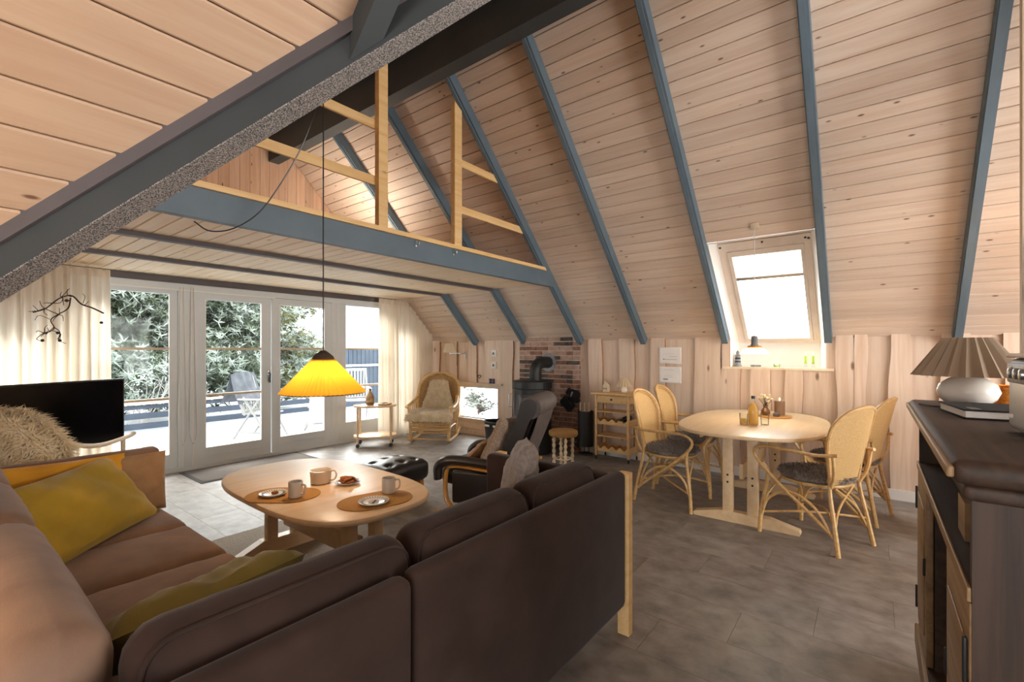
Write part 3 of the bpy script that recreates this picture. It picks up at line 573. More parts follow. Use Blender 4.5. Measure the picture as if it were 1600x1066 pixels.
# ---- rattan armchairs
def make_rattan():
    t = thing('rattan_chair', '-', 'chair', group='rattan armchairs round the dining table')
    def hw(v): return .155+.10*sin(min(1, v/.72)*pi/2) if v < .62 else .2525*max(0, 1-((v-.62)/.38)**2.3)**(1/2.3)
    def P(u, v, off=0): return (u*hw(v), -.225-.13*v+.07*u*u*(hw(v)/.25)**2+off, .47+.575*v)
    MB().grid(15, 23, lambda a, b: P(2*a-1, .02+.975*b)).grid(15, 23, lambda a, b: P(2*a-1, .02+.975*b, -.006)).build('backrest', 'cane', t)
    ring = [P(1, v) for v in [.02+.08*i for i in range(8)]+[.7, .78, .86, .92, .96]]+[P(0, 1)]+[P(-1, v) for v in [.96, .92, .86, .78, .7]+[.02+.08*i for i in range(7, -1, -1)]]
    MB().tube(ring, .014, 8, True, 2).build('back_frame', 'rattan', t)
    ring2 = [(x*.88, y+.006, .49+(z-.47)*.93) for x, y, z in ring]; MB().tube(ring2, .006, 6, True, 2).build('back_binding', 'rattan', t)
    MB().tube([(.225*cos(a), .225*sin(a)+.0, .455) for a in [2*pi*i/20 for i in range(20)]], .014, 8, True, 1).build('seat_ring', 'rattan', t)
    MB().lathe([(.02, .448), (.215, .448), (.215, .462), (.02, .466)], 24).build('seat', 'cane', t)
    pad = MB().lathe([(.01, .467), (.20, .467), (.245, .48), (.25, .495), (.22, .515), (.1, .526), (.01, .528)], 28, mod=lambda i, k: 1+.04*sin(k*2.3)).build('fur_pad', 'fur_grey', t)
    def fp(r):
        a = r.uniform(0, 2*pi); q = .25*sqrt(r.random()); zz = .525-.03*(q/.25)**4; return (q*cos(a), q*sin(a), zz), (cos(a)*(q/.25)**3, sin(a)*(q/.25)**3, 1)
    tag(fur(fp, 1500, .035, .006, 3, .6).build('fur', 'fur_grey', pad, smooth=False), kind='stuff')
    for s in (-1, 1):
        MB().tube([(s*.235, -.285, .71), (s*.285, -.16, .695), (s*.312, .06, .70), (s*.315, .22, .695), (s*.305, .295, .64), (s*.285, .25, .545), (s*.262, .08, .39), (s*.235, -.12, .235), (s*.215, -.245, .13)], .0125, 8).build('armrest', 'rattan', t)
        MB().tube([(s*.27, .275, 0), (s*.262, .262, .2), (s*.24, .225, .46), (s*.27, .25, .56)], [.016, .015, .014, .012], 8).build('leg', 'rattan', t)
        MB().tube([(s*.225, -.285, 0), (s*.208, -.25, .2), (s*.185, -.205, .46), (s*.172, -.225, .60)], [.017, .016, .014, .012], 8).build('leg', 'rattan', t)
        MB().tube([(s*.263, .262, .14), (s*.262, .2, .29), (s*.25, .04, .375), (s*.232, -.13, .30), (s*.213, -.245, .12)], .011, 8).build('brace', 'rattan', t)
        MB().tube([(s*.26, .262, .16), (s*.10, 0, .215), (-s*.205, -.25, .2)], .009, 8).build('stretcher', 'rattan', t)
        MB().tube([(s*.262, .262, .12), (s*.21, .245, .30), (s*.06, .222, .43)], .009, 8).build('brace', 'rattan', t)
        MB().tube([(s*.208, -.25, .13), (s*.10, -.222, .30), (-s*.12, -.205, .445)], .009, 8).build('brace', 'rattan', t)
        MB().tube([(s*.18, -.21, .455), (s*.212, -.25, .56), (s*.245, -.26, .70)], .011, 8).build('brace', 'rattan', t)
    return t
rc = make_rattan()
for i, (x, y, a, lb) in enumerate(((4.46, 1.53, 178, 'rattan armchair nearest the wine trolley, facing the table with grey fur pad'), (5.12, 1.56, 181, 'rattan armchair under the framed prints, half hidden by table'), (4.25, .35, -25.5, 'rattan armchair with woven back turned to the viewer, closest to it'), (5.07, .20, -14, 'rattan armchair by the wall, partly behind the nearer rattan chair'))):
    o = rc if i == 0 else copy_tree(rc); o.location = (x, y, 0); o.rotation_euler = (0, 0, radians(a)); o['label'] = lb
# ---- leather recliner
rl = thing('recliner', 'black leather recliner with bentwood arms seen from behind', 'armchair', (3.03, 2.56, 0), radians(20))
MB().rbox((0, .07, .40), (.56, .62, .15), .06, 4, rx=.08, sub=9, fn=puff((.56, .62, .15), 2, .02, .006, 2)).build('seat', 'leather', rl)
prof = [(-.20, .36), (-.26, .52), (-.33, .70), (-.40, .88), (-.46, .97), (-.465, 1.04), (-.41, 1.075), (-.34, 1.05), (-.31, .97), (-.26, .84), (-.18, .68), (-.10, .50), (-.07, .40)]
m = MB(); PP, _ = spline([Vector((0, a, b)) for a, b in prof], .1, 3, True); npf = len(PP)
def bk(u, v):
    p = PP[int(round(u*npf)) % npf]; x = (2*v-1); e = 1-.10*abs(x)**6; cy, cz = -.27, .75; wv = .006*sin(9*v*pi)*(1 if p.y > -.3 else 0)
    return (x*.29, cy+(p.y-cy)*e+wv, cz+(p.z-cz)*(1-.03*abs(x)**6))
m.grid(npf, 21, bk, True); m.add([bk(i/npf, 0) for i in range(npf)], [tuple(range(npf))]); m.add([bk(i/npf, 1) for i in range(npf)], [tuple(range(npf))[::-1]])
bkr = m.build('backrest', 'leather', rl)
MB().grid(9, 9, lambda u, v: (-.27+.54*u, -.225-.225*v-.012-.02*(1-abs(2*v-1)**4), .42+.54*v)).grid(9, 9, lambda u, v: (-.27+.54*u, -.215-.225*v, .42+.54*v)).build('back_cover', 'leather_grey', bkr)
MB().tube([(-.285, -.398, .995), (0, -.40, 1.0), (.285, -.398, .995)], .088, 16).build('neck_roll', 'leather_grey', bkr)
for s in (-1, 1):
    MB().tube([(s*.335, -.30, .53), (s*.34, -.1, .55), (s*.345, .14, .565), (s*.345, .28, .555), (s*.345, .355, .50), (s*.345, .36, .40)], [.035, .042, .047, .048, .046, .038], 12, flat=(.8, 1.1)).build('armrest', 'leather', rl)
    MB().tube([(s*.335, -.33, .47), (s*.335, -.02, .50), (s*.335, .22, .51), (s*.335, .29, .45), (s*.335, .29, .26), (s*.335, .22, .18), (s*.335, 0, .165), (s*.335, -.32, .17)], .03, 8, flat=(.45, 1.1), up=(0, 0, 1)).build('arm_frame', 'honey', rl)
    MB().rbox((s*.30, -.02, .34), (.05, .54, .26), .02, 3).build('side_panel', 'leather', rl)
MB().lathe([(.05, .06), (.04, .12), (.035, .33)], 16).build('column', 'iron', rl)
for k in range(5):
    a = radians(100+72*k); MB().tube([(.03*cos(a), .03*sin(a), .075), (.3*cos(a), .3*sin(a), .06), (.52*cos(a), .52*sin(a), .028)], [.03, .027, .024], 8, flat=(.9, 1)).build('base_leg', 'honey', rl)
MB().rbox((0, 0, .30), (.5, .45, .05), .01, 2).build('under_frame', 'iron', rl)
lean('cushion', 'brown bouclé cushion resting in the leather recliner', .46, .44, .15, 'knit', (2.93, 2.50, .50), radians(100), .45, .12, 21)
lean('cushion', 'tan suede cushion in front of the bouclé one on the recliner', .36, .30, .10, 'tan_leather', (2.95, 2.72, .49), radians(100), .80, -.1, 23, .006)
ot = thing('ottoman', 'low black leather pouffe with button tufting by the low table', 'ottoman', (2.80, 3.66, 0), radians(8))
def tuf(v):
    if v.z > .05:
        for bx in (-.16, 0, .16):
            for by in (-.13, .08): v.z -= .03*math.exp(-((v.x-bx)**2+(v.y-by)**2)/.0012)
        v.z += .035*(1-(v.x/.3)**2)*(1-(v.y/.24)**2)
    return v
MB().rbox((0, 0, .265), (.60, .48, .20), .07, 4, sub=24, fn=tuf).build('cushion_body', 'leather', ot)
for bx in (-.16, 0, .16):
    for by in (-.13, .08): MB().lathe([(.001, .006), (.012, .004), (.014, 0)], 10, cap=False).build('button', 'leather', ot, (bx, by, .363))
for s in (-1, 1): MB().rbox((s*.2, 0, .09), (.06, .42, .16), .01, 2).build('leg', 'honey', ot)
# ---- rocking chair
rk = thing('rocking_chair', 'rattan rocking chair draped with sheepskin in the window corner', 'chair', (5.13, 5.60, 0), radians(123))
def RB(u, v, o=0):
    a = -.5+u; hw_ = .30+.05*sin(pi*min(1, v*1.1)) if v < .55 else .345*max(0, 1-((v-.55)/.45)**2.4)**(1/2.4)
    return ((2*u-1)*hw_, -.26-.20*v+.16*(2*u-1)**2*(1-.5*v)-o, .38+.66*v)
MB().grid(17, 21, lambda u, v: RB(u, .995*v)).grid(17, 21, lambda u, v: RB(u, .995*v, .05)).build('backrest', 'upholstery_tan', rk)
rim = [RB(1, v, .02) for v in (0, .15, .3, .45, .6, .72, .83, .91, .96)]+[RB(.5, 1, .02)]+[RB(0, v, .02) for v in (.96, .91, .83, .72, .6, .45, .3, .15, 0)]
MB().tube(rim, .024, 8).build('back_rim', 'rattan', rk)
MB().rbox((0, .06, .36), (.60, .58, .12), .05, 4).build('seat', 'upholstery_tan', rk)
for s in (-1, 1):
    MB().tube([(s*.33, -.20, .68), (s*.36, 0, .60), (s*.365, .22, .565), (s*.36, .34, .56), (s*.32, .37, .55)], .024, 8).build('armrest', 'rattan', rk)
    MB().tube([(s*.31, -.56, .12), (s*.31, -.30, .04), (s*.31, 0, .022), (s*.31, .28, .035), (s*.31, .42, .075)], .021, 8).build('rocker', 'rattan', rk)
    for y, z in ((.31, .55), (-.24, .45)): MB().tube([(s*.31, y, .045), (s*.315, y, .3), (s*.34, y, z)], .018, 8).build('leg', 'rattan', rk)
    MB().tube([(s*.31, .27, .06), (s*.31, .25, .2), (s*.31, .18, .235), (s*.31, -.1, .235), (s*.31, -.18, .2), (s*.31, -.2, .05)], .012, 6).build('loop', 'rattan', rk)
    for k in range(4): MB().tube([(s*.335, .14-.11*k, .30), (s*.36, .14-.11*k, .44), (s*.362, .12-.09*k, .585)], .011, 6).build('spindle', 'rattan', rk)
for z in (.215, .255, .29): MB().tube([(-.31, .315, z), (0, .32, z), (.31, .315, z)], .014, 6).build('rail', 'rattan', rk)
MB().tube([(-.29, .32, .06), (-.285, .32, .16), (-.24, .32, .19), (.24, .32, .19), (.285, .32, .16), (.29, .32, .06)], .012, 6).build('loop', 'rattan', rk)
for y in (.30, -.22): MB().tube([(-.31, y, .05), (0, y, .05), (.31, y, .05)], .013, 6).build('rail', 'rattan', rk)
sk = thing('sheepskin', 'beige sheepskin thrown over the rocking chair', 'sheepskin', (5.13, 5.60, 0), radians(123))
def SKN(u, v):   # u across, v down the back and over the seat edge
    w = (.15+.10*sin(pi*min(1, v*1.25)) if v < .5 else .25+.14*min(1, (v-.5)*3.5))*(1-.1*sin(v*9)); x = (2*u-1)*w
    if v < .5: q = v/.5; z = .92-.48*q; return (x, -.255-.20*((z-.38)/.66)+.16*(2*u-1)**2*.35+.04, z)
    q = (v-.5)/.5; y = -.20+.60*min(1, q*1.15); z = .445+.02*(2*u-1)**2 if q < .75 else .445-.10*((q-.75)/.25)**1.3
    if q >= .75: y = .345+.03*sin((q-.75)/.25*pi/2)
    return (x*1.0, y, z)
MB().grid(15, 29, SKN).grid(15, 29, lambda u, v: tuple(Vector(SKN(u, v))+Vector((0, -.008, -.008)))).build('hide', 'sheep_beige', sk)
def skp(r):
    u, v = r.random(), r.random(); p = Vector(SKN(u, v)); du = Vector(SKN(min(1, u+.02), v))-Vector(SKN(u-.02, v)); dv = Vector(SKN(u, v+.02))-Vector(SKN(u, v-.02)); nn = dv.cross(du)
    if nn.dot(Vector((0, 1, .6))) < 0: nn = -nn
    return p, nn
tag(fur(skp, 11000, .04, .009, 5, .5).build('wool', 'sheep_beige', sk, smooth=False), kind='stuff')
# ---- pale easy chair with long white sheepskin, behind the sofa arm
ec = thing('easy_chair', 'pale wooden easy chair behind the sofa arm under a cream sheepskin', 'armchair', (.63, 4.78, 0), radians(-42))
for s in (-1, 1):
    MB().tube([(s*.30, -.36, .80), (s*.30, -.05, .735), (s*.30, .28, .74), (s*.30, .36, .755)], .017, 8).build('armrest', 'pale_wood', ec)
    MB().tube([(s*.29, .26, 0), (s*.29, .24, .3), (s*.30, .22, .73)], .016, 8).build('leg', 'pale_wood', ec); MB().tube([(s*.29, -.38, 0), (s*.285, -.30, .3), (s*.24, -.38, .76)], .016, 8).build('leg', 'pale_wood', ec)
MB().rbox((0, -.02, .36), (.56, .58, .05), .015, 2).build('seat', 'pale_wood', ec)
for z in (.50, .61, .72): MB().rbox((0, -.335-.07*(z-.5)/.45, z), (.46, .018, .06), .006, 2).build('back_slat', 'pale_wood', ec)
ws = thing('sheepskin', 'long cream white sheepskin over the pale easy chair', 'sheepskin', (.63, 4.78, 0), radians(-42))
def WS0(x, v):
    q = v/.45; return (x, -.40+.08*q, .98-.40*(q-.5)/.5) if q > .5 else (x, -.43-.07*(.5-q)/.5, .97-.42*(.45-min(q, .45))/.45)
def WSN(u, v):
    w = .27+.03*sin(9*v+1); x = (2*u-1)*w
    if v < .45:
        x_, y_, z_ = WS0(x, v); return (x_, y_, z_-.24*max(0, 2*u-1)**1.5)
    if v < .45: q = v/.45; return (x, -.40+.08*q, .98-.40*(q-.5)/.5) if q > .5 else (x, -.43-.07*(.5-q)/.5, .97-.42*(.45-min(q, .45))/.45)
    q = (v-.45)/.55; return (x, -.28+.56*q, .50-.10*min(1, q*4))
MB().grid(13, 25, WSN).grid(13, 25, lambda u, v: tuple(Vector(WSN(u, v))+Vector((0, .03, .02)))).build('hide', 'sheep', ws)
def wsp(r):
    u, v = r.random(), r.random(); p = Vector(WSN(u, v))+Vector((0, .03, .02))
    if v < .235: return Vector(WSN(u, v))-Vector((0, .01, 0)), Vector(((2*u-1)*.8, -1, .5))
    if r.random() < .35: return Vector(WSN(u, .225+.03*r.random()))+Vector((0, .01, .02)), Vector(((2*u-1), r.uniform(-.7, .7), 1.2))
    return p, Vector(((2*u-1)*1.2, .9 if v < .45 else .1, .6 if v < .45 else 1))
tag(fur(wsp, 18000, .085, .011, 9, .5).build('wool', 'sheep', ws, smooth=False), kind='stuff')
# ---- television in the corner
tv = thing('television', 'large black flat television turned towards the sofa', 'television', (.70, 5.59, .31), atan2(5.87-5.42, 1.23-.38))
MB().rbox((0, 0, .55), (1.22, .035, .61), .006, 2).build('housing', 'black_plastic', tv); MB().b2((-.595, -.0195, .26), (.595, -.018, .84)).build('screen', 'tv_screen', tv, smooth=False)
MB().rbox((0, .045, .25), (.09, .05, .48), .01).build('stand_post', 'black_plastic', tv); MB().rbox((0, .045, .008), (.5, .24, .016), .006).build('stand_foot', 'black_plastic', tv)
tb = thing('television_bench', 'low pale wooden bench under the television', 'bench', (.70, 5.59, 0), atan2(5.87-5.42, 1.23-.38))
MB().rbox((0, .03, .297), (.9, .34, .026), .006).build('top', 'pale_wood', tb)
for sx in (-.4, .4):
    for sy in (-.1, .16): MB().rbox((sx, sy, .142), (.04, .04, .284), .005).build('leg', 'pale_wood', tb)
# ---- oval tea trolley
tt = thing('tea_trolley', 'oval two-tier beech tea trolley on black castors', 'trolley', (4.23, 5.93, 0), radians(-40))
for z, nm in ((.59, 'upper_tray'), (.14, 'lower_tray')):
    o = MB().slab(superell(0, 0, .31, .225, 2.3), z, z+.018, .006).build(nm, 'beech', tt)
    f = superell(0, 0, .31, .225, 2.3)(.004); MB().tube([(x, y, z+.022) for x, y in f], .007, 6, True, 1).build('rim', 'beech', o)
for sx, sy in ((-1, -1), (1, -1), (1, 1), (-1, 1)):
    MB().tube([(sx*.235, sy*.16, .06), (sx*.235, sy*.16, .59)], [.016, .018], 10).build('leg', 'beech', tt)
    c = MB().lathe([(.006, -.012), (.026, -.012), (.03, 0), (.026, .012), (.006, .012)], 16).build('castor', 'black_plastic', tt, (sx*.235, sy*.16, .03), (pi/2, 0, .4)); MB().rbox((sx*.235, sy*.16, .055), (.03, .03, .012), .004).build('castor_fork', 'iron', tt)
# ---- wine trolley
wt = thing('wine_trolley', 'pine kitchen trolley with drawer and scalloped bottle racks', 'trolley', (5.635, 2.66, 0))
for sx in (-.13, .13):
    for sy in (-.225, .225):
        MB().rbox((sx, sy, .455), (.03, .03, .80), .004).build('leg', 'new_pine', wt); MB().lathe([(.005, -.01), (.022, -.01), (.026, 0), (.022, .01), (.005, .01)], 14).build('castor', 'black_plastic', wt, (sx, sy, .027), (pi/2, 0, .5))
MB().rbox((0, 0, .872), (.36, .56, .026), .006).build('top', 'new_pine', wt); MB().b2((-.12, -.21, .745), (.13, .21, .855)).build('drawer_box', 'new_pine', wt, smooth=False)
dw = MB().rbox((-.135, 0, .80), (.018, .415, .095), .004).build('drawer', 'new_pine', wt); MB().lathe([(.004, 0), (.012, .004), (.013, .012), (.003, .018)], 12).build('knob', 'oak_dark', dw, (-.145, 0, .80), (0, -pi/2, 0))
for z in (.63, .31): MB().b2((-.14, -.225, z), (.14, .225, z+.014)).build('shelf', 'new_pine', wt, smooth=False)
for z in (.47, .115):
    for sx in (-.125, .125):
        poly = [(-.22, 0), (.22, 0)]+[(.22-.44*i/40, .055+.018*cos(2*pi*4*i/40)) for i in range(41)]
        MB().prism(poly, -.008, .008, Matrix.Translation((sx, 0, z)) @ Matrix.Rotation(pi/2, 4, 'Z') @ RYX).build('bottle_rack', 'new_pine', wt, smooth=False)
    for sy in (-.225, .225): MB().b2((-.13, sy-.008, z), (.13, sy+.008, z+.07)).build('side_rail', 'new_pine', wt, smooth=False)
    MB().grid(12, 41, lambda u, v: (-.11+.22*u, -.21+.42*v, z+.042+.016*cos(2*pi*4*v))).build('rack_bed', 'honey', wt)
wb = thing('wine_bottle', 'dark wine bottle lying in the trolley rack', 'bottle', (5.50, 2.53, .545))
MB().lathe([(.012, 0), (.014, .07), (.016, .085), (.034, .12), (.036, .13), (.036, .29), (.033, .30)], 20).build('glass_body', 'black_plastic', wb, (-.03, 0, 0), (0, pi/2, 0)); MB().lathe([(.0365, .15), (.0365, .24)], 20, cap=False).build('paper_label', 'plum_grey', wb, (-.03, 0, 0), (0, pi/2, 0))
# ---- stove
st = thing('wood_stove', 'round-fronted black iron wood stove before the brick chimney', 'stove', (5.33, 3.80, 0), 0)
MB().lathe([(.27, .03), (.27, .90)], 40).build('body', 'iron', st); MB().lathe([(.24, 0), (.24, .03)], 32).build('plinth', 'iron', st)
MB().lathe([(.272, .905), (.285, .91), (.285, 1.0), (.27, 1.012)], 40).build('top_ring', 'iron', st)
def cyl(r, a0, a1, z0, z1, n=16): return MB().grid(n, 2, lambda u, v: (r*cos(a0+(a1-a0)*u), r*sin(a0+(a1-a0)*u), z0+(z1-z0)*v))
dr = cyl(.278, radians(150), radians(236), .36, .88).build('door', 'iron', st); cyl(.281, radians(160), radians(226), .45, .83).build('glass_window', 'clear_glass', dr); cyl(.2795, radians(160), radians(226), .45, .83).build('fire_brick', 'plum_grey', dr)
MB().tube([(-.31, .13, .84), (-.345, .15, .84), (-.345, .15, .66), (-.31, .13, .66)], .007, 8, sub=1).build('handle', 'steel', dr)
for k in range(5): a = radians(250+k*8); MB().rbox((.287*cos(a), .287*sin(a), .955), (.006, .016, .075), .002, 2, rz=a).build('air_slot', 'black_matte', st)
pp = MB().tube([(.05, -.02, 1.0), (.05, -.02, 1.14), (.09, -.02, 1.22), (.20, -.02, 1.26), (.385, -.02, 1.26)], .085, 20, sub=4).build('flue_pipe', 'iron', st); MB().lathe([(.086, 0), (.135, 0), (.135, .012), (.086, .012)], 28).build('flue_collar', 'pewter', pp, (.372, -.02, 1.26), (0, pi/2, 0))
lb_ = thing('log_basket', 'black oval log basket with cut-out handles beside the stove', 'basket', (5.28, 4.38, 0))
MB().grid(28, 6, lambda u, v: ((.15+.03*v)*cos(2*pi*u), (.20+.03*v)*sin(2*pi*u), .02+.36*v), True).grid(28, 6, lambda u, v: ((.14+.03*v)*cos(2*pi*u), (.19+.03*v)*sin(2*pi*u), .03+.35*v), True).build('wall', 'black_matte', lb_); MB().lathe([(.17, 0), (.17, .02)], 28).build('bottom', 'black_matte', lb_)
MB().tube([(.178*cos(a), .228*sin(a), .385) for a in [2*pi*i/24 for i in range(24)]], .012, 8, True, 1).build('rim', 'iron', lb_)
for k in (-.09, .07): MB().rbox((-.178, k, .335), (.012, .09, .03), .005, 2, rz=-k*1.2).build('grip', 'frame_pine', lb_)
# ---- stool
sl = thing('round_stool', 'round rush-topped stool on turned twisted legs', 'stool', (4.83, 2.98, 0))
MB().lathe([(.02, .40), (.165, .40), (.178, .42), (.175, .455), (.15, .47), (.02, .475)], 32).build('seat', 'rush', sl)
for k in range(4):
    a = pi/4+k*pi/2; MB().lathe([(.018*(1+.35*sin(i*1.9)), .02*i) for i in range(21)], 12).build('leg', 'pale_wood', sl, (.115*cos(a), .115*sin(a), 0))
for k in range(4):
    a = pi/4+k*pi/2; b = a+pi/2; MB().tube([(.115*cos(a), .115*sin(a), .12), (.115*cos(b), .115*sin(b), .12)], .010, 8).build('stretcher', 'pale_wood', sl)
# ---- dark oak cabinet
cb = thing('oak_cabinet', 'dark oak cabinet with open niche and light inner doors', 'cabinet', (2.085, -.38, 0))
x0, x1, yf, yb = -.715, .715, .215, -.21
def cbx(n, a, b, mat='oak_dark', r=0): return (MB().rbox([(a[i]+b[i])/2 for i in range(3)], [b[i]-a[i] for i in range(3)], r, 3) if r else B(a, b)).build(n, mat, cb, smooth=bool(r))
cbx('side_panel', (x0, yb, .12), (x0+.025, yf, 1.14), 'oak_dark_v'); cbx('side_panel', (x1-.025, yb, .12), (x1, yf, 1.14), 'oak_dark_v'); cbx('back_panel', (x0+.025, yb, .12), (x1-.025, yb+.012, 1.14))
cbx('cornice', (x0-.015, yb-.01, 1.13), (x1+.015, yf+.015, 1.165), 'oak_dark', .012); cbx('top', (x0-.035, yb-.02, 1.165), (x1+.035, yf+.035, 1.22), 'oak_dark', .022)
cbx('front_edging', (x0-.033, yf+.030, 1.180), (x1+.033, yf+.043, 1.205), 'oak_edge', .005)
cbx('niche_shelf', (x0+.025, yb+.012, .915), (x1-.025, yf, .94)); cbx('shelf_edge', (x0+.002, yf, .912), (x1-.002, yf+.008, .943), 'oak_edge', .003); cbx('inner_shelf', (x0+.025, yb+.012, .555), (x1-.025, yf-.05, .575)); cbx('bottom_board', (x0+.025, yb+.012, .2), (x1-.025, yf, .225))
cbx('partition', (-.345, yb+.012, .225), (-.325, yf-.02, .915)); cbx('partition', (.29, yb+.012, .225), (.31, yf-.02, .915))
for a, b, hx, lx in ((x0+.004, -.328, x0+.02, -.36), (.292, x1-.004, x1-.01, .33)):
    d = cbx('door', (a, yf-.018, .23), (b, yf+.004, .91), 'oak_edge', .004); MB().rbox(((a+b)/2, yf+.006, .57), (b-a-.12, .006, .5), .003).build('panel', 'oak_edge', d)
    for z in (.33, .78): MB().rbox((hx, yf+.009, z), (.012, .008, .10), .003).build('hinge', 'iron', d)
    MB().rbox((lx, yf+.008, .60), (.014, .008, .07), .003).build('escutcheon', 'iron', d)
cbx('plinth', (x0-.01, yb, .11), (x1+.01, yf+.015, .20), 'oak_edge', .008)
for sx in (x0+.06, x1-.06):
    for sy in (yf-.04, yb+.06): MB().tube([(sx, sy, .12), (sx+.01*(1 if sx > 0 else -1), sy+.012, .07), (sx+.02*(1 if sx > 0 else -1), sy+.02, .022)], [.05, .034, .022], 10, sub=4).build('foot', 'oak_edge', cb)
# ================================================================ LAMPS
def point(name, loc, power, color=(1, .72, .42), r=.04, parent=None):
    l = bpy.data.lights.new(name, 'POINT'); l.energy = power; l.color = color; l.shadow_soft_size = r; o = bpy.data.objects.new(name, l); COL.objects.link(o); o.location = loc; o.parent = parent; return o
def pleats(r0, z0, r1, z1, n, amp, seg=4, thick=.002):
    N = n*seg
    def f(k, t):
        a = 2*pi*k/N; w = 1-abs((k % seg)/(seg/2)-1)*2; r = r0+(r1-r0)*t; r += amp*w*(r/max(r0, r1)); return (r*cos(a), r*sin(a), z0+(z1-z0)*t)
    return MB().grid(N, 7, lambda u, v: f(round(u*N), v), True)
pl_ = thing('pendant_lamp', 'pleated yellow pendant lamp on a black cord over the low table', 'lamp', (1.62, 2.83, 1.17))
pleats(.262, .0, .062, .225, 60, .006).build('lamp_shade', 'shade_yellow', pl_); MB().lathe([(.075, .205), (.062, .235), (.03, .262), (.012, .275)], 28, cap=False).build('cap', 'oak_dark', pl_)
MB().tube([(0, 0, .27), (0, 0, 2.09)], .0045, 6).build('cord', 'black_plastic', pl_); MB().lathe([(.004, .06), (.028, .085), (.03, .11), (.018, .15), (.014, .2)], 16).build('bulb', 'bulb', pl_)
f = [(.258*cos(2*pi*i/60), .258*sin(2*pi*i/60), -.002) for i in range(60)]; MB().tube(f, .0035, 5, True, 1).build('shade_edge', 'oak_dark', pl_)
point('pendant_light', (0, 0, .05), 7.5, (1, .82, .58), .05, pl_)
cv = thing('power_cable', 'black cable swagged from the roof down to the loft beam', 'cable', (1.0, 3.22, 2.24)); 
def ray_pt(px, py, d): 
    D_ = Vector((cos(radians(38)), sin(radians(38)), 0)); R_ = Vector((sin(radians(38)), -cos(radians(38)), 0)); return Vector((0, 0, 1.45))+(D_+R_*((px-800)/722)+Vector((0, 0, (546.2-py)/722)))*d
cvp = [ray_pt(px, py, d)-Vector((1.0, 3.22, 2.24)) for px, py, d in ((500, 140, 3.1), (490, 180, 3.02), (470, 232, 3.0), (440, 285, 2.98), (405, 332, 2.95), (365, 357, 2.9), (328, 361, 2.86), (303, 346, 2.83))]
MB().tube(cvp, .0042, 6, sub=6).build('cable', 'black_plastic', cv)
dp = thing('pendant_lamp', 'small brass and glass pendant lamp over the dining table', 'lamp', (4.78, .87, 1.41))
MB().lathe([(.118, 0), (.112, .015), (.088, .042), (.03, .055)], 32, cap=False).build('lamp_shade', 'shade_cream', dp); MB().lathe([(.03, .05), (.034, .06), (.034, .085), (.028, .09), (.028, .155), (.02, .165)], 20).build('socket', 'pewter', dp)
MB().lathe([(.055, .055), (.06, .065), (.055, .075)], 24).build('collar', 'honey', dp); MB().tube([(0, 0, .16), (0, 0, 1.175)], .0035, 6).build('cord', 'plastic_white', dp)
MB().rbox((.012, 0, 1.195), (.075, .075, .03), .008, 2, ry=pi/4).build('ceiling_plate', 'frame_pine', dp); MB().lathe([(.004, .0), (.026, .012), (.026, .035), (.012, .05)], 14).build('bulb', 'bulb', dp); point('dining_light', (0, 0, -.03), 10, (1, .80, .55), .05, dp)
# table lamp on the oak cabinet
tl_ = thing('table_lamp', 'lamp with pale round ceramic foot and pleated taupe shade on the oak cabinet', 'lamp', (2.60, -.30, 1.222))
MB().lathe([(.03, 0), (.06, .006), (.085, .03), (.096, .058), (.086, .088), (.055, .112), (.02, .124)], 32).build('base', 'ceramic_white', tl_); MB().lathe([(.008, .12), (.008, .20)], 10).build('stem', 'steel', tl_)
pleats(.165, .122, .072, .275, 22, .011).build('lamp_shade', 'shade_taupe', tl_); MB().tube([(-.09, .02, .006), (-.14, .10, .003), (-.06, .15, .003)], .003, 6).build('cord', 'black_plastic', tl_)
ml = thing('table_lamp', 'little pleated lamp on the pine wine trolley', 'lamp', (5.70, 2.58, .886))
MB().lathe([(.03, 0), (.042, .02), (.04, .05), (.02, .075)], 20).build('base', 'ceramic_white', ml); pleats(.098, .075, .045, .19, 16, .007).build('lamp_shade', 'shade_cream', ml)
wl = thing('wall_lamp', 'swing-arm wall lamp with cream shade above the low window', 'lamp', (5.794, 5.56, 1.35))
MB().rbox((-.006, 0, 0), (.014, .03, .12), .004, 2).build('wall_plate', 'steel', wl); MB().tube([(-.012, 0, .03), (-.10, .0, .03), (-.13, .02, .03)], .006, 6, sub=2).build('swing_arm', 'steel', wl); MB().tube([(-.13, .02, .0), (-.13, .02, .045)], .007, 6).build('joint', 'steel', wl); MB().tube([(-.13, .02, .035), (-.22, .06, .035), (-.28, .085, .035)], .006, 6, sub=2).build('swing_arm', 'steel', wl); MB().tube([(-.28, .085, .02), (-.28, .085, .10)], .008, 8).build('stem', 'steel', wl)
MB().lathe([(.115, .05), (.07, .20)], 32, cap=False).build('lamp_shade', 'shade_cream', wl, (-.28, .085, 0)); MB().tube([(-.005, .19, .2), (-.005, .19, -.18)], .003, 5).build('cord', 'black_plastic', wl)
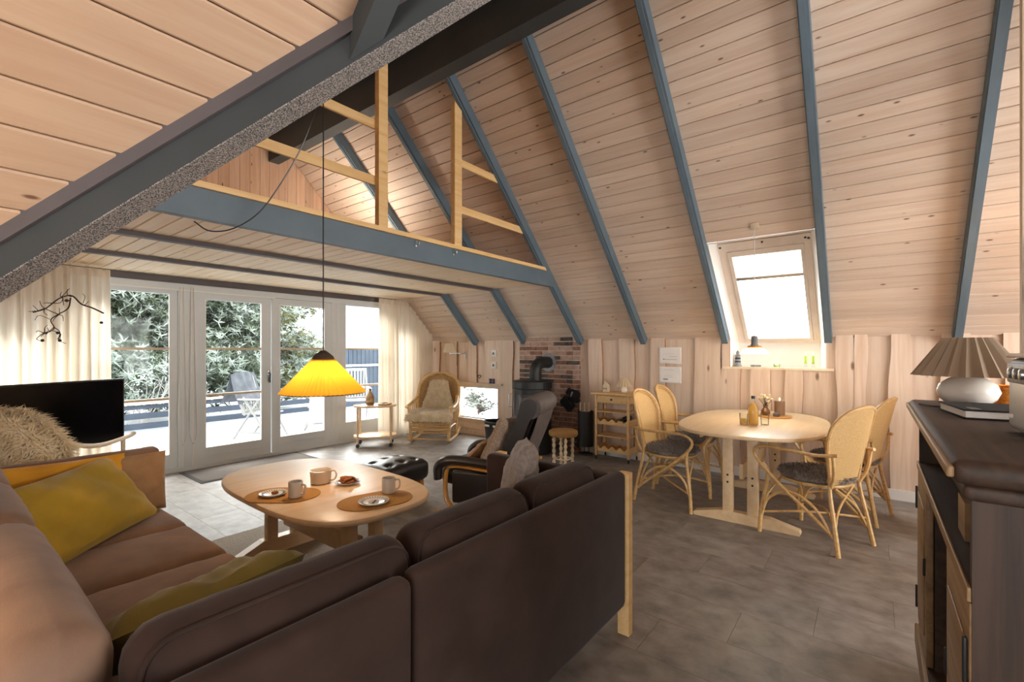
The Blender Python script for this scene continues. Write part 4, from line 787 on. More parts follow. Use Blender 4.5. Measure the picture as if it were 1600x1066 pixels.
# lamp standing out of view beside the sofa, and one up on the loft
fl_ = thing('floor_lamp', 'slim floor lamp with cream shade behind the sofa corner', 'lamp', (-.42, 1.55, 0))
MB().lathe([(.13, 0), (.13, .015), (.012, .03), (.010, 1.15)], 24).build('stand', 'iron', fl_); MB().lathe([(.17, 1.12), (.10, 1.32)], 32, cap=False).build('lamp_shade', 'shade_cream', fl_); point('floor_lamp_light', (0, 0, 1.2), 11, (1, .72, .42), .06, fl_)
ll = thing('loft_lamp', 'small lamp standing on the loft floor', 'lamp', (3.55, 5.5, 2.44)); MB().lathe([(.06, 0), (.06, .012), (.01, .02), (.01, .16)], 20).build('stand', 'iron', ll); MB().lathe([(.11, .14), (.07, .26)], 28, cap=False).build('lamp_shade', 'shade_cream', ll); point('loft_light', (0, 0, .19), 75, (1, .92, .80), .06, ll)
# ================================================================ LOFT RAILING
lr = thing('loft_railing', 'raw pine railing of posts and boards along the loft edge', 'railing', (2.8, 3.25, 2.475))
def lrb(n, a, b): return MB().b2(tuple(a[i]-(2.8, 3.25, 2.475)[i] for i in range(3)), tuple(b[i]-(2.8, 3.25, 2.475)[i] for i in range(3))).build(n, 'new_pine', lr, smooth=False)
lrb('post', (2.335, 3.222, 2.478), (2.425, 3.275, 3.92)); xz_prism([(3.215-2.8, .002), (3.315-2.8, .002), (3.315-2.8, 1.345), (3.215-2.8, 1.405)], -.028, .025).build('post', 'new_pine', lr, smooth=False)
for z in (2.825, 3.295):
    lrb('rail', (z-QL+.03, 3.277, z), (2.38, 3.297, z+.075))
    xr_ = KR-z-.0; xz_prism([(3.26-2.8, z-2.475), (xr_-2.8, z-2.475), (xr_-.075-2.8, z+.075-2.475), (3.26-2.8, z+.075-2.475)], .027, .047).build('rail', 'new_pine', lr, smooth=False)
for x in (2.74, 3.21):
    h = thing('coat_hook', 'steel hook screwed to the loft beam %s' % ('nearer the tall post' if x < 3 else 'nearer the short post'), 'hook', (x, 3.234, 2.40)); MB().rbox((0, -.004, 0), (.016, .007, .055), .003, 2).build('plate', 'steel', h); MB().tube([(0, -.006, -.005), (0, -.035, -.02), (0, -.045, .0), (0, -.042, .012)], .005, 6).build('prong', 'steel', h)
# ================================================================ CURTAINS
def curtain(name, label, xa, xb, y, ztop, n, amp, rings=True):
    t = thing(name, label, 'curtain', ((xa+xb)/2, y, .02)); cx = (xa+xb)/2; N = n*8
    def f(u, v):
        x = xa+(xb-xa)*u; zt = ztop(x); z = .02+(zt-.02)*v; k = sin(2*pi*n*u+.8*sin(5*u)+.25*sin(7*v+u*9)); a = amp*(1-.45*v**3)
        return (x-cx+.008*sin(n*3*u+v*2), a*k+.3*a*sin(2*pi*n*.37*u+1), z-.02)
    MB().grid(N+1, 15, f).build('drape', 'curtain', t)
    top = [(xa+(xb-xa)*i/16-cx, 0, ztop(xa+(xb-xa)*i/16)-.02) for i in range(17)]
    MB().grid(N+1, 3, lambda u, v: (f(u, 1)[0], f(u, 1)[1]*.5-.012, ztop(xa+(xb-xa)*u)-.02-.075*v)).build('gathered_heading', 'curtain', t); MB().tube(top, .008, 6, sub=1).build('track', 'frame_pine', t)
curtain('curtain', 'cream curtain gathered at the left of the garden windows', .06, 1.21, 6.26, lambda x: min(2.27, QL+x-.12), 15, .045)
curtain('curtain', 'cream curtain cut to the roof slope in the far corner', 4.55, 5.66, 6.27, lambda x: min(2.27, KB-x-.03), 15, .045)
bl = thing('blind_cord', 'white looped blind cords hanging beside the glass door', 'cord', (1.975, 6.458, .33))
for x, s in ((-.055, .045), (.05, .04)):
    MB().tube([(x-s*.6, 0, 1.86), (x-s*.8, -.004, .9), (x-s, -.006, .25), (x-s*.7, -.006, .06), (x, -.006, .015), (x+s*.7, -.006, .06), (x+s*.9, -.006, .25), (x+s*.5, -.004, .9), (x+s*.1, 0, 1.86)], .004, 6).build('cord', 'plastic_white', bl); MB().lathe([(.004, 0), (.009, .005), (.004, .012)], 8).build('peg', 'steel', bl, (x, .004, -.02))
# ================================================================ WALL DECORATION
def print_(label, y0, y1, z0, z1, marks, frame_='paper', grp=None):
    t = thing('framed_print', label, 'picture', (XW-.0245, (y0+y1)/2, z0), 0, grp); h = z1-z0; w = y1-y0
    MB().rbox((-.008, 0, h/2), (.014, w, h), .003, 2).build('frame', frame_, t); MB().b2((-.0165, -w/2+.012, .012), (-.0155, w/2-.012, h-.012)).build('sheet', 'paper', t, smooth=False)
    for i, (a, b, c, d, m) in enumerate(marks): MB().b2((-.0175, w/2-w*b, h*c), (-.0168, w/2-w*a, h*d)).build('printing', m, t, smooth=False)
    return t
print_('pale landscape print, upper of the two beside the wine trolley', 1.866, 2.14, 1.272, 1.476, [(.45, .82, .42, .445, 'grey_print'), (.18, .24, .25, .30, 'ink'), (.25, .80, .24, .28, 'grey_print'), (.2, .7, .60, .61, 'grey_print')])
print_('pale print with small lettering, lower of the two beside the wine trolley', 1.866, 2.14, 1.03, 1.232, [(.18, .40, .20, .25, 'ink'), (.22, .62, .36, .375, 'grey_print'), (.25, .60, .46, .475, 'grey_print'), (.2, .68, .8, .815, 'grey_print')])
def bird(t, w, h):
    MB().lathe([(.001, -.02), (.012, -.012), (.014, 0), (.008, .014), (.001, .02)], 10).build('bird', 'ink', t, (-.017, 0, h*.5), (1.3, 0, 0))
for z0, z1, lb in ((1.33, 1.443, 'small white bird picture, upper one above the low window'), (1.137, 1.25, 'small white bird picture, lower one above the low window')): t = print_(lb, 4.852, 4.952, z0, z1, [(.3, .7, .28, .34, 'ink')]); bird(t, .1, z1-z0)
ht = thing('wire_heart', 'little dark heart hanging on the wall over the low window', 'ornament', (5.788, 5.22, .965)); hp = [(0, .035*(16*sin(a)**3)/16, .03+.03*(13*cos(a)-5*cos(2*a)-2*cos(3*a)-cos(4*a))/16) for a in [2*pi*i/24 for i in range(24)]]; MB().tube(hp, .006, 6, True, 1).build('heart', 'twig', ht); MB().tube([(0, 0, .05), (.01, 0, .10)], .002, 5).build('string', 'twig', ht)
for y, lb in ((4.965, 'purple glass jar on the ledge, closer to the bird pictures'), (4.925, 'purple glass jar on the ledge, closer to the stove')): tag(MB().lathe([(.022, 0), (.024, .005), (.02, .03), (.024, .075), (.021, .08)], 18).build('glass_jar', 'purple_glass', None, (5.788-.0, y+(y-4.945)*.6, .889)), lb, 'jar')
br = thing('hanging_branch', 'twisted dark hazel branch hanging before the left curtain', 'branch', (.86, 5.95, 1.5)); rbn = random.Random(12)
def bpt(px, py, d=4.42): return ray_pt(px, py, (5.93+d-4.42)/(.61566+.78801*(800-px)/722))-Vector((.86, 5.95, 1.5))
for pts, r in (([(162, 489), (145, 483), (128, 474), (112, 462), (98, 465), (84, 473), (72, 482), (52, 487)], .008), ([(112, 464), (108, 480), (92, 492), (80, 500), (84, 515), (70, 522)], .006), ([(92, 492), (70, 480), (60, 470)], .004), ([(84, 510), (95, 520), (92, 530), (105, 536)], .004), ([(70, 520), (58, 528), (62, 534)], .004), ([(98, 465), (105, 456), (110, 452)], .003), ([(128, 474), (134, 462), (130, 458)], .003), ([(80, 500), (62, 494), (56, 500)], .003)):
    MB().tube([bpt(x+rbn.uniform(-2, 2), y+rbn.uniform(-2, 2), 4.42+rbn.uniform(-.05, .05)) for x, y in pts], [r*(1-.5*i/len(pts)) for i in range(len(pts))], 6).build('twig', 'twig', br)
for k in range(22):
    x, y = rbn.choice(((112, 464), (98, 466), (84, 474), (70, 482), (92, 492), (84, 512), (70, 521), (130, 476), (60, 486), (95, 522))); a = rbn.uniform(0, 6.28); l = rbn.uniform(9, 20); x2, y2 = x+l*cos(a), y+l*.8*sin(a)
    MB().tube([bpt(x, y), bpt((x+x2)/2+rbn.uniform(-4, 4), (y+y2)/2+rbn.uniform(-4, 4)), bpt(x2, y2, 4.42+rbn.uniform(-.08, .08))], [.004, .003, .002], 5, sub=4).build('twig', 'twig', br)
for x, y in ((92, 531), (64, 533), (88, 520), (156, 504), (100, 470)): MB().lathe([(.001, 0), (.012, .012), (.014, .024), (.001, .045)], 8).build('cone', 'twig', br, bpt(x, y), (rbn.uniform(1, 2), 0, rbn.uniform(0, 3)))
MB().tube([bpt(112, 462), bpt(112, 440)+Vector((0, 0, 0)), bpt(112, 408)], .0015, 5, sub=1).build('thread', 'plastic_white', br)
# ================================================================ RUGS
tag(MB().rbox((1.62, 2.9, .006), (1.25, 2.05, .012), .005, 2).build('rug', 'rug_pile'), 'grey beige rug under the low table', 'rug')
dm = thing('doormat', 'dark grey doormat in front of the glass doors', 'mat', (2.56, 6.05, 0)); MB().rbox((0, 0, .006), (1.32, .62, .010), .004, 2).build('pile', 'mat_fibre', dm); MB().rbox((0, 0, .003), (1.40, .70, .006), .002, 2).build('rubber_edge', 'mat_edge', dm)
# ================================================================ ON THE LOW TABLE
ZT = .571
def mat_(label, x, y, rz): 
    t = thing('placemat', label, 'placemat', (x, y, ZT), rz, 'cork placemats'); MB().slab(stadium(.215, .145), 0, .005, .0015).build('cork_sheet', 'cork', t)
mat_('oval cork placemat under the mug near the jug', 1.345, 2.80, radians(-53)); mat_('oval cork placemat at the sofa side of the low table', 1.63, 2.28, radians(-16))
def plate(label, x, y, z, r, mat='ceramic_white', rim='plate_blue'):
    t = thing('plate', label, 'plate', (x, y, z)); MB().lathe([(.01, 0), (r*.55, 0), (r*.62, .004), (r, .014), (r, .017), (r*.6, .008), (.01, .006)], 36).build('dish', mat, t)
    k = MB(); n = 30
    for i in range(n): a = 2*pi*i/n; k.box((r*.82*cos(a), r*.82*sin(a), .0135), (r*.26, .0035, .0012), a, 0, -.22)
    k.build('rim_pattern', rim, t, smooth=False); return t
pA = plate('small patterned plate with a half-eaten bite near the mug', 1.30, 2.83, ZT+.0055, .075); MB().rbox((.01, 0, .014), (.035, .028, .014), .006, 2).build('crumb', 'cookie', pA)
pB = plate('small patterned plate with printed ship motif on the front placemat', 1.585, 2.235, ZT+.0055, .085)
MB().lathe([(.03, .0085), (.032, .0092)], 20).build('motif', 'grey_print', pB); MB().rbox((0, -.005, .0095), (.055, .012, .0016), .001, 1, rz=.6).build('motif', 'ink', pB)
pC = plate('blue-rimmed plate heaped with cookies', 1.725, 2.715, ZT, .082, 'ceramic_white', 'plate_blue')
for i in range(8):
    a = i*1.5; tag(MB().lathe([(.002, 0), (.024, .001), (.030, .006), (.022, .014), (.002, .017)], 14, mod=lambda p, k: 1+.08*sin(k*2.1+i)).build('cookie', 'cookie', None, (1.725+(.034-.012*(i//4))*cos(a), 2.715+(.034-.012*(i//4))*sin(a), ZT+.012+.016*(i//4)), (.35*sin(a*2), .35*cos(a), a)), 'round brown cookie in the heap on the blue-rimmed plate', 'cookie', 'cookies on the plate')
def mug(label, x, y, rz, z=ZT+.0055, h=.095, r=.04, mat='ceramic_greige'):
    t = thing('mug', label, 'mug', (x, y, z), rz); MB().lathe([(r*.85, 0), (r, .006), (r, h-.003), (r-.002, h), (r-.005, h-.002), (r-.005, .008), (.004, .007)], 30).build('cup', mat, t)
    MB().tube([(r-.003, 0, h*.82), (r+.022, 0, h*.80), (r+.026, 0, h*.5), (r+.018, 0, h*.25), (r-.003, 0, h*.22)], .0055, 8, flat=(1, 1.3)).build('handle', mat, t); MB().lathe([(.002, h-.025), (r-.005, h-.025)], 24).build('coffee', 'coffee', t)
mug('beige mug standing on the placemat near the jug', 1.365, 2.69, radians(-65)); mug('beige mug on the front placemat near the recliner', 1.755, 2.325, radians(-35))
jg = thing('milk_jug', 'squat cream milk jug with loop handle on the low table', 'jug', (1.625, 2.87, ZT), radians(-55))
def jm(i, k): a = 2*pi*k/36; return 1+(.16 if i in (2, 3, 4) else 0)*math.exp(-((a-pi)/.22)**2)
MB().lathe([(.055, 0), (.062, .006), (.066, .06), (.069, .085), (.065, .085), (.06, .06), (.055, .012), (.004, .01)], 36, mod=lambda i, k: jm(i, k) if i in (3, 4) else 1).build('body', 'ceramic_cream', jg); MB().tube([(.064, 0, .078), (.092, 0, .082), (.105, 0, .055), (.092, 0, .025), (.063, 0, .018)], .0055, 8).build('handle', 'ceramic_cream', jg)
# ================================================================ ON THE DINING TABLE
ZD = .783
bo = thing('juice_bottle', 'clear bottle of yellow juice with black stopper on the dining table', 'bottle', (4.56, .84, ZD)); MB().lathe([(.040, 0), (.043, .01), (.043, .13), (.036, .165), (.016, .195), (.014, .23)], 28).build('glass_body', 'clear_glass', bo); MB().lathe([(.002, .006), (.039, .006), (.039, .13), (.032, .16), (.013, .187), (.002, .188)], 24).build('juice', 'honey_drink', bo); MB().lathe([(.016, .228), (.017, .25), (.015, .255)], 16).build('stopper', 'black_plastic', bo)
def tumbler(label, x, y, fill):
    t = thing('tumbler', label, 'glass', (x, y, ZD)); MB().lathe([(.032, 0), (.036, .1), (.034, .1), (.03, .006), (.002, .005)], 24).build('glass_body', 'clear_glass', t)
    if fill: MB().lathe([(.002, .007), (.029, .007), (.032, .055), (.002, .055)], 20).build('juice', 'honey_drink', t)
tumbler('drinking glass in front of the juice bottle', 4.50, .905, 1); tumbler('drinking glass beside the juice bottle towards the near chair', 4.60, .755, 0)
ty = thing('wooden_tray', 'round wooden board holding the brown candle', 'tray', (5.22, .77, ZD)); MB().slab(superell(0, 0, .15, .15, 2), 0, .012, .004).build('board', 'honey', ty)
cn = thing('pillar_candle', 'thick brown pillar candle burning on the round board', 'candle', (5.28, .735, ZD+.0125)); MB().lathe([(.046, 0), (.047, .14), (.04, .143), (.02, .138), (.002, .138)], 24).build('wax', 'candle_brown', cn); MB().lathe([(.001, .142), (.006, .152), (.001, .172)], 10).build('flame', 'flame', cn)
va = thing('flower_vase', 'small dark vase of dried flowers behind the juice bottle', 'vase', (5.19, .845, ZD+.0125)); MB().lathe([(.03, 0), (.042, .02), (.04, .045), (.018, .075), (.024, .10), (.021, .10), (.015, .078), (.002, .07)], 20).build('pot', 'stoneware_dark', va); fr = random.Random(3)
for i in range(16):
    a = fr.uniform(0, 6.28); e = fr.uniform(.01, .065); h = fr.uniform(.13, .20); MB().tube([(0, 0, .08), (e*.5*cos(a), e*.5*sin(a), .5*(h+.08)), (e*cos(a), e*sin(a), h)], .0018, 5, sub=3).build('stem', 'twig', va); MB().rbox((e*cos(a), e*sin(a), h+.006), (.024, .024, .02), .008, 2, rz=a, rx=.4).build('bloom', 'dried_flower', va)
tag(MB().rbox((5.14, .745, ZD+.0305), (.06, .05, .035), .006, 2).build('tea_light_box', 'plum_grey'), 'small brown box on the board next to the candle', 'box')
# ================================================================ ON THE WINDOW SILL
lt = thing('lighthouse_figure', 'little grey wooden lighthouse on the roof window sill', 'figurine', (5.90, 1.25, 1.251)); MB().lathe([(.045, 0), (.045, .012), (.036, .02), (.026, .12), (.032, .125), (.032, .135), (.018, .14), (.018, .165), (.004, .19)], 16).build('tower', 'pewter', lt)
for z in (.045, .085): MB().lathe([(.0365-.07*z, z), (.0355-.07*z, z+.02)], 16, cap=False).build('stripe', 'iron', lt)
for y, lb in ((.575, 'green taper candle nearer the lamp on the sill'), (.505, 'green taper candle at the rafter end of the sill')):
    t = thing('taper_candle', lb, 'candle', (5.90, y, 1.251)); MB().lathe([(.026, 0), (.026, .004), (.008, .012), (.012, .03), (.014, .06), (.010, .06)], 16).build('glass_holder', 'clear_glass', t); MB().lathe([(.011, .045), (.011, .13), (.003, .134)], 14).build('wax', 'candle_green', t); MB().lathe([(.001, .135), (.006, .148), (.001, .172)], 10).build('flame', 'flame', t)
t = thing('tea_light', 'small green tea light in glass on the sill', 'candle', (5.90, .85, 1.251)); MB().lathe([(.03, 0), (.034, .035), (.031, .035), (.028, .004), (.002, .004)], 20).build('glass_holder', 'clear_glass', t); MB().lathe([(.002, .005), (.026, .005), (.026, .022), (.002, .022)], 16).build('wax', 'candle_green', t); MB().lathe([(.001, .024), (.006, .036), (.001, .056)], 10).build('flame', 'flame', t)
t = thing('bead_ring', 'ring of silver beads lying on the sill', 'ornament', (5.90, 1.06, 1.251))
for i in range(12): a = 2*pi*i/12; MB().lathe([(.001, 0), (.010, .005), (.012, .012), (.010, .019), (.001, .024)], 10).build('bead', 'pewter', t, (.035*cos(a), .045*sin(a), .0))
# ================================================================ ON THE TROLLEYS
hj = thing('stoneware_jug', 'brown salt-glazed stoneware jug on the tea trolley', 'jug', (4.19, 6.0, .609), .6); MB().lathe([(.05, 0), (.055, .01), (.066, .08), (.06, .13), (.03, .175), (.02, .20), (.026, .215), (.02, .215)], 28).build('body', 'stoneware', hj); MB().lathe([(.0565, .008), (.0615, .045)], 28, cap=False).build('glaze_band', 'stoneware_dark', hj); MB().tube([(.022, 0, .20), (.055, 0, .205), (.06, 0, .17), (.04, 0, .15)], .007, 8).build('handle', 'stoneware', hj); MB().lathe([(.014, .21), (.016, .235), (.01, .25)], 12).build('stopper', 'stoneware_dark', hj)
tag(MB().rbox((4.34, 5.84, .6195), (.19, .14, .02), .003, 2, rz=.5).build('book', 'tan_leather'), 'reddish brown book lying on the tea trolley', 'book')
gs = thing('reading_glasses', 'folded reading glasses on the book', 'glasses', (4.34, 5.84, .633), .5)
for s in (-1, 1): MB().tube([(.028*cos(a)+s*.033, .02*sin(a), .006) for a in [2*pi*i/14 for i in range(14)]], .003, 5, True, 1).build('rim', 'stoneware_dark', gs)
MB().tube([(-.06, 0, .008), (-.04, .03, .006), (.06, .03, .006)], .003, 5).build('temple', 'stoneware_dark', gs)
hs = thing('ceramic_house', 'little cream ceramic house on the pine wine trolley', 'ornament', (5.62, 2.80, .886)); MB().b2((-.03, -.035, 0), (.03, .035, .08)).build('walls', 'ceramic_cream', hs, smooth=False); MB().add([(-.033, -.04, .08), (.033, -.04, .08), (.033, .04, .08), (-.033, .04, .08), (-.033, 0, .125), (.033, 0, .125)], [(0,1,2,3), (0,4,5,1), (3,2,5,4), (0,3,4), (1,5,2)]).build('roof', 'ceramic_cream', hs, smooth=False); MB().b2((-.012, .008, .1), (.004, .022, .14)).build('chimney', 'ceramic_cream', hs, smooth=False)
for y in (-.015, .015): MB().b2((-.0315, y-.007, .035), (-.0302, y+.007, .055)).build('window', 'stoneware_dark', hs, smooth=False)
# ================================================================ BY THE CHIMNEY
gl = thing('fire_gloves', 'black leather fireplace gloves hung on the brick chimney corner', 'gloves', (5.70, 3.40, .62))
MB().rbox((-.03, .03, .06), (.06, .22, .15), .05, 4, rx=.75).build('mitt', 'black_matte', gl); MB().rbox((-.03, -.08, .17), (.07, .16, .18), .05, 4, rx=.3).build('cuff', 'black_matte', gl); MB().rbox((-.05, .0, .24), (.04, .05, .10), .018, 3, rx=.5).build('thumb', 'black_matte', gl); MB().rbox((-.069, -.06, .20), (.006, .025, .08), .003, 2, rx=.4).build('loop', 'pewter', gl)
fs_ = thing('fireplace_set', 'dark iron fireplace tool set with wooden handles', 'tool set', (5.66, 3.13, 0)); MB().lathe([(.10, 0), (.10, .02), (.02, .03)], 24).build('base', 'iron', fs_); MB().grid(20, 6, lambda u, v: (.105*cos(pi*.35+2*pi*.8*u), .105*sin(pi*.35+2*pi*.8*u), .12+.48*v)).build('hood', 'iron', fs_)
for i, (x, y) in enumerate(((-.04, .06), (-.05, -.01), (0, -.05))): q = MB().tube([(x, y, .03), (x, y, .62)], .006, 8).build('tool', 'iron', fs_); MB().tube([(x, y, .60), (x, y, .72)], .011, 8).build('wooden_handle', 'pale_wood', q)
# ================================================================ ON AND BEHIND THE OAK CABINET
bk_ = thing('guest_book', 'black guest book lying beside the lamp on the oak cabinet', 'book', (2.27, -.315, 1.221), radians(8)); MB().rbox((0, 0, .014), (.27, .19, .026), .002, 1).build('pages', 'paper', bk_); MB().rbox((0, 0, .029), (.28, .2, .005), .002, 1).build('cover', 'black_matte', bk_); MB().rbox((0, 0, .0025), (.28, .2, .005), .002, 1).build('cover', 'black_matte', bk_)
MB().b2((-.12, .05, .0316), (-.06, .075, .0320)).build('printing', 'pewter', bk_, smooth=False)
ra = thing('stereo', 'silver stereo unit with wooden top on the oak cabinet', 'stereo', (1.787, -.42, 1.221), radians(2)); MB().rbox((0, 0, .105), (.24, .23, .20), .02, 4).build('body', 'silver', ra); MB().rbox((0, 0, .212), (.245, .235, .012), .004, 2).build('lid', 'frame_pine', ra); MB().rbox((0, .112, .165), (.22, .012, .055), .004, 2).build('fascia', 'pewter', ra)
for x in (-.07, -.02, .03): MB().lathe([(.014, 0), (.014, .012), (.011, .014)], 16).build('knob', 'steel', ra, (x, .118, .165), (-pi/2, 0, 0))
MB().b2((.055, .1185, .15), (.095, .1195, .182)).build('display', 'tv_screen', ra, smooth=False); MB().rbox((.07, .115, .045), (.016, .012, .012), .003).build('button', 'white_paint', ra)
nb = thing('pen_box', 'small wooden box with dark pens and clips in the cabinet niche', 'box', (1.75, -.24, .9455)); MB().b2((-.06, -.05, 0), (.06, .05, .10)).build('case', 'oak_edge', nb, smooth=False); rp = random.Random(2)
for i in range(7): MB().tube([(rp.uniform(-.05, .05), rp.uniform(-.04, .04), .104), (rp.uniform(-.05, .05), rp.uniform(-.04, .04), .112)], .006, 6).build('clip', 'steel' if i % 3 == 0 else 'black_plastic', nb)
# partition with an open white door at the right edge
dp_ = struct(B((3.60, -1.35, 0), (3.66, -.625, 3.62)).build('wall_partition', 'frame_pine', smooth=False)); d3 = struct(MB().rbox((3.57, -.99, 1.02), (.04, .70, 2.0), .004, 2).build('door_3', 'white_paint'))
for z in (.3, 1.0, 1.75): MB().lathe([(.009, -.05), (.009, .05)], 12).build('hinge', 'steel', d3, (3.562, -.632, z))
kc = thing('kitchen_counter', 'wooden counter end behind the oak cabinet', 'counter', (4.75, -.98, 0)); MB().rbox((0, 0, .53), (.55, .66, 1.04), .005, 2).build('carcass', 'white_paint', kc); MB().rbox((0, 0, 1.065), (.60, .72, .03), .006, 2).build('worktop', 'honey', kc)
wk = thing('wicker_basket', 'golden wicker basket on the counter behind the lamp', 'basket', (4.62, -.72, 1.081)); MB().grid(32, 9, lambda u, v: ((.15+.03*v+.006*sin(2*pi*16*u+pi*round(v*8)))*cos(2*pi*u), (.10+.02*v+.006*sin(2*pi*16*u+pi*round(v*8)))*sin(2*pi*u), .004+.10*v), True).build('wall', 'basket', wk); MB().lathe([(.10, 0), (.10, .006)], 24).build('bottom', 'basket', wk); MB().tube([(.182*cos(a), .122*sin(a), .106) for a in [2*pi*i/24 for i in range(24)]], .009, 6, True, 1).build('rim', 'basket', wk)
kl = thing('kitchen_lamp', 'small warm lamp above the counter', 'lamp', (4.72, -.9, 1.082)); MB().lathe([(.05, 0), (.05, .01), (.008, .02), (.008, .28)], 16).build('stand', 'iron', kl); MB().lathe([(.08, .27), (.05, .36)], 24, cap=False).build('lamp_shade', 'shade_cream', kl); point('kitchen_light', (0, 0, .30), 7, (1, .62, .28), .04, kl)
# ================================================================ OUTDOORS
struct(MB().grid(30, 24, lambda u, v: (-10+40*u, -6+38*v if False else 6.7+26*v, -.25+.012*max(0, 26*v-5)**1.5*(.6+.4*sin(u*9)))).build('ground', 'snow'))
struct(MB().b2((6.1, -6, -.27), (30, 6.69, -.25)).build('ground_side', 'snow', smooth=False))
struct(B((-.5, 6.66, -.25), (7.2, 10.9, -.05)).build('terrace', 'deck_paint', smooth=False))
rg = thing('terrace_railing', 'low blue-grey plank railing along the terrace edge', 'railing', (3.0, 10.6, -.05))
for z0, z1 in ((.03, .14), (.22, .33), (.40, .47)): B((-3.5, -.015, z0), (4.2, .015, z1)).build('board', 'rail_blue', rg, smooth=False)
B((-3.5, -.07, .49), (4.2, .07, .525)).build('handrail', 'frame_pine', rg, smooth=False)
for x in (-3.3, -1.6, .1, 1.8, 3.5): B((x-.04, .016, 0), (x+.04, .09, .488)).build('post', 'rail_blue', rg, smooth=False)
def garden_chair(label, x, y, rz, tall=1.08):
    t = thing('garden_chair', label, 'chair', (x, y, -.05), rz, 'white garden chairs on the terrace')
    for s in (-1, 1):
        MB().tube([(s*.26, .30, 0), (s*.26, .05, .42), (s*.25, -.16, .70)], .02, 6, sub=2).build('leg', 'garden_white', t); MB().tube([(s*.245, -.34, 0), (s*.245, -.05, .42), (s*.25, .12, .66)], .02, 6, sub=2).build('leg', 'garden_white', t)
        MB().rbox((s*.28, .02, .67), (.055, .50, .028), .01, 2).build('armrest', 'garden_white', t); MB().tube([(s*.23, -.14, .40), (s*.24, -.28, .75), (s*.23, -.38, tall)], .02, 6, sub=3).build('back_upright', 'garden_white', t); MB().rbox((s*.26, -.05, .12), (.025, .45, .03), .006, 2).build('stretcher', 'garden_white', t)
    for k in range(7): MB().rbox((0, .22-.065*k, .42), (.48, .045, .018), .006, 2).build('seat_slat', 'garden_white', t)
    for k in range(7): x_ = -.18+.06*k; MB().tube([(x_, -.17, .46), (x_*1.05, -.29, .76), (x_*1.1, -.375, tall-.05)], .014, 6, sub=3, flat=(1.3, .7)).build('back_slat', 'garden_white', t)
    for z in (.46, tall-.03): MB().rbox((0, -.165-.21*(z-.46)/(tall-.5), z), (.47, .022, .06 if z > .6 else .03), .008, 2).build('back_rail', 'garden_white', t)
    return t
garden_chair('white folding garden chair under a grey blanket outside the door', 3.60, 8.25, radians(-150)); garden_chair('white slatted garden chair outside the middle glass door', 4.75, 8.35, radians(60)); garden_chair('white slatted garden chair outside the narrow right window', 5.75, 8.75, radians(150))
def throw(label, loc, rz, mat, w, zt, drop):
    t = MB().grid(15, 21, lambda u, v: ((u-.5)*w*(1+.12*abs(2*v-1)), (v-.5)*.16*(1.0+1.3*abs(2*v-1))+.012*sin(u*21+v*3), zt-drop*abs(2*v-1)**1.15-.04*(2*u-1)**2)).build('blanket', mat, None, loc, (0, 0, rz)); tag(t, label, 'blanket')
throw('grey blanket over the back of the garden chair', (3.60+.36*sin(radians(-150)), 8.25-.36*cos(radians(-150)), -.05), radians(-150), 'blanket_grey', .56, 1.12, .50); throw('off-white throw over the arm of the middle garden chair', (4.75-.28*cos(radians(60)), 8.35-.28*sin(radians(60)), -.05), radians(150), 'blanket_white', .40, .72, .55)
fc = thing('garden_fence', 'grey vertical board fence beyond the terrace', 'fence', (8.2, 12.0, -.25))
for k in range(26): B((-1.1+.14*k, 0, 0), (-1.1+.14*k+.125, .03, 1.72)).build('board', 'rail_blue', fc, smooth=False)
B((-1.1, -.05, 1.2), (2.55, -.001, 1.26)).build('rail', 'plastic_white', fc, smooth=False); B((-1.12, -.03, 1.725), (2.56, .06, 1.76)).build('cap_board', 'plastic_white', fc, smooth=False)
nh = thing('neighbour_house', 'white gabled neighbour house beyond the fence', 'house', (10.6, 16.5, -.25)); xz_prism([(-2.2, 0), (5, 0), (5, 2.2), (2.2, 5.2), (-2.2, 1.9)], 0, 4).build('wall', 'plastic_white', nh, smooth=False); xz_prism([(-2.55, 1.6), (-2.4, 1.85), (2.2, 5.65), (2.2, 5.3)], -.3, 4.2).build('roof', 'snow', nh, smooth=False); xz_prism([(-2.58, 1.5), (-2.55, 1.6), (2.2, 5.3), (2.2, 5.15)], -.34, -.30).build('barge_board', 'shingle', nh, smooth=False)
def tree(name, label, loc, h, spread, n, mats, seed, low=.02, size=.19):
    r = random.Random(seed); t = thing(name, label, 'tree', loc); MB().tube([(0, 0, 0), (.05*h*.2, .0, h*.45), (0, .05, h*.95)], [.05*h*.35, .035*h*.35, .01], 8).build('trunk', 'bark', t); ends = []; bm_ = MB()
    for i in range(34):
        z = h*r.uniform(low, .95); a = r.uniform(0, 2*pi); l = spread*(1-.55*(z/h))*r.uniform(.6, 1.05); e = Vector((l*cos(a), l*sin(a), z+l*.28)); bm_.tube([(0, 0, z*.92), tuple(e*.5+Vector((0, 0, z*.45))), tuple(e)], [.022, .014, .006], 5, sub=3); ends.append((Vector((0, 0, z*.92)), e))
    bm_.build('branches', 'bark', t)
    for mi, mat in enumerate(mats):
        vs = []; fs = []
        for i in range(n//len(mats)):
            a, e = r.choice(ends); q = r.uniform(.3, 1.08); c = a+(e-a)*q+Vector((r.gauss(0, .22), r.gauss(0, .22), r.gauss(0, .2)))*spread*.55
            for k in range(9):      # a tuft of needles
                d = Vector((r.gauss(0, 1), r.gauss(0, 1), r.gauss(.35, 1))).normalized()*size*r.uniform(.6, 1.1); s_ = d.orthogonal().normalized()*size*.10; o = len(vs); vs += [c-s_, c+s_, c+d]; fs += [(o, o+1, o+2)]
        tag(MB().add(vs, fs).build('needles', mat, t, smooth=False), kind='stuff')
    return t
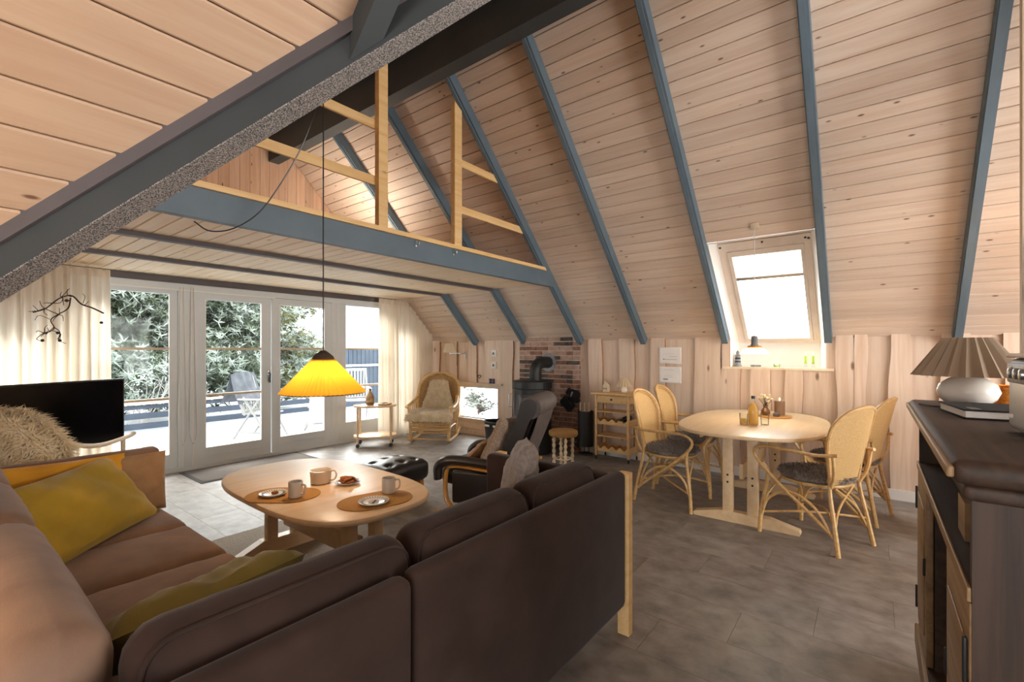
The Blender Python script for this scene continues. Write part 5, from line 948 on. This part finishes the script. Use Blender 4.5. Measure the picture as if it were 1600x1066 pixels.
tree('pine_tree', 'frosted pine filling the left garden window', (1.6, 13.2, -.1), 5.2, 2.0, 7500, ('needle_frost', 'needle_green'), 1); tree('pine_tree', 'frosted pine behind the left glass door', (4.2, 13.8, -.1), 5.0, 2.1, 7500, ('needle_frost', 'needle_green'), 2)
tree('pine_tree', 'olive green pine behind the middle glass door', (6.4, 14.2, -.1), 4.6, 1.9, 6500, ('needle_frost', 'needle_olive'), 3); tree('pine_tree', 'tall dark pine further back between the frosted ones', (2.9, 17.0, .2), 7.0, 2.6, 6500, ('needle_green', 'needle_frost'), 4); tree('pine_tree', 'snowy pine at the far left of the garden', (-.8, 13.8, -.1), 5.4, 2.2, 6000, ('needle_frost', 'needle_green'), 5); tree('pine_tree', 'broad pine far back behind the fence', (5.9, 18.5, .3), 6.5, 2.6, 6000, ('needle_olive', 'needle_green'), 6)
def shrub(label, loc, h, n, seed, mat='frost_twig'):
    r = random.Random(seed); t = thing('bare_shrub', label, 'shrub', loc); m = MB()
    for i in range(n):
        a = r.uniform(0, 6.28); l = h*r.uniform(.6, 1); e = Vector((l*.5*cos(a), l*.5*sin(a), l)); m.tube([(0, 0, 0), tuple(e*.5+Vector((.05, 0, 0))), tuple(e)], [.014, .009, .004], 5, sub=3)
        for k in range(4): q = r.uniform(.4, .95); d = Vector((r.gauss(0, .14), r.gauss(0, .14), r.uniform(.06, .25))); m.tube([tuple(e*q), tuple(e*q+d)], [.006, .003], 4)
    m.build('twigs', mat, t)
shrub('pale leafless shrub outside the left garden window', (1.9, 11.4, -.2), 1.6, 12, 3); shrub('pale leafless shrub beside the frosted pines', (2.7, 11.6, -.2), 1.4, 10, 4); bu = tree('frosted_bush', 'round frosted bush on the snow outside the low window', (9.0, 8.15, -.25), .55, .55, 420, ('needle_frost', 'bush_twig'), 15, size=.09); bu['category'] = 'bush'; bu = tree('frosted_bush', 'second frosted bush farther out beyond the low window', (9.9, 9.9, -.25), .9, .7, 500, ('needle_frost', 'bush_twig'), 16, size=.1); bu['category'] = 'bush'
lv = MB(); r = random.Random(8); vs = []; fs = []
for i in range(2600):
    x, y = r.uniform(-1.5, 7), r.uniform(10.95, 12.6); z = -.24+.02*r.random()+.012*max(0, (y-6.7)-5)**1.5; a = r.uniform(0, 6.28); s_ = r.uniform(.03, .09); o = len(vs); vs += [(x, y, z), (x+s_*cos(a), y+s_*sin(a), z+.03), (x+s_*cos(a+.8), y+s_*sin(a+.8), z+r.uniform(0, .09))]; fs += [(o, o+1, o+2)]
tag(lv.add(vs, fs).build('leaf_litter', 'litter', smooth=False), 'brown leaf litter on the ground beyond the railing', 'leaves', kind='stuff')
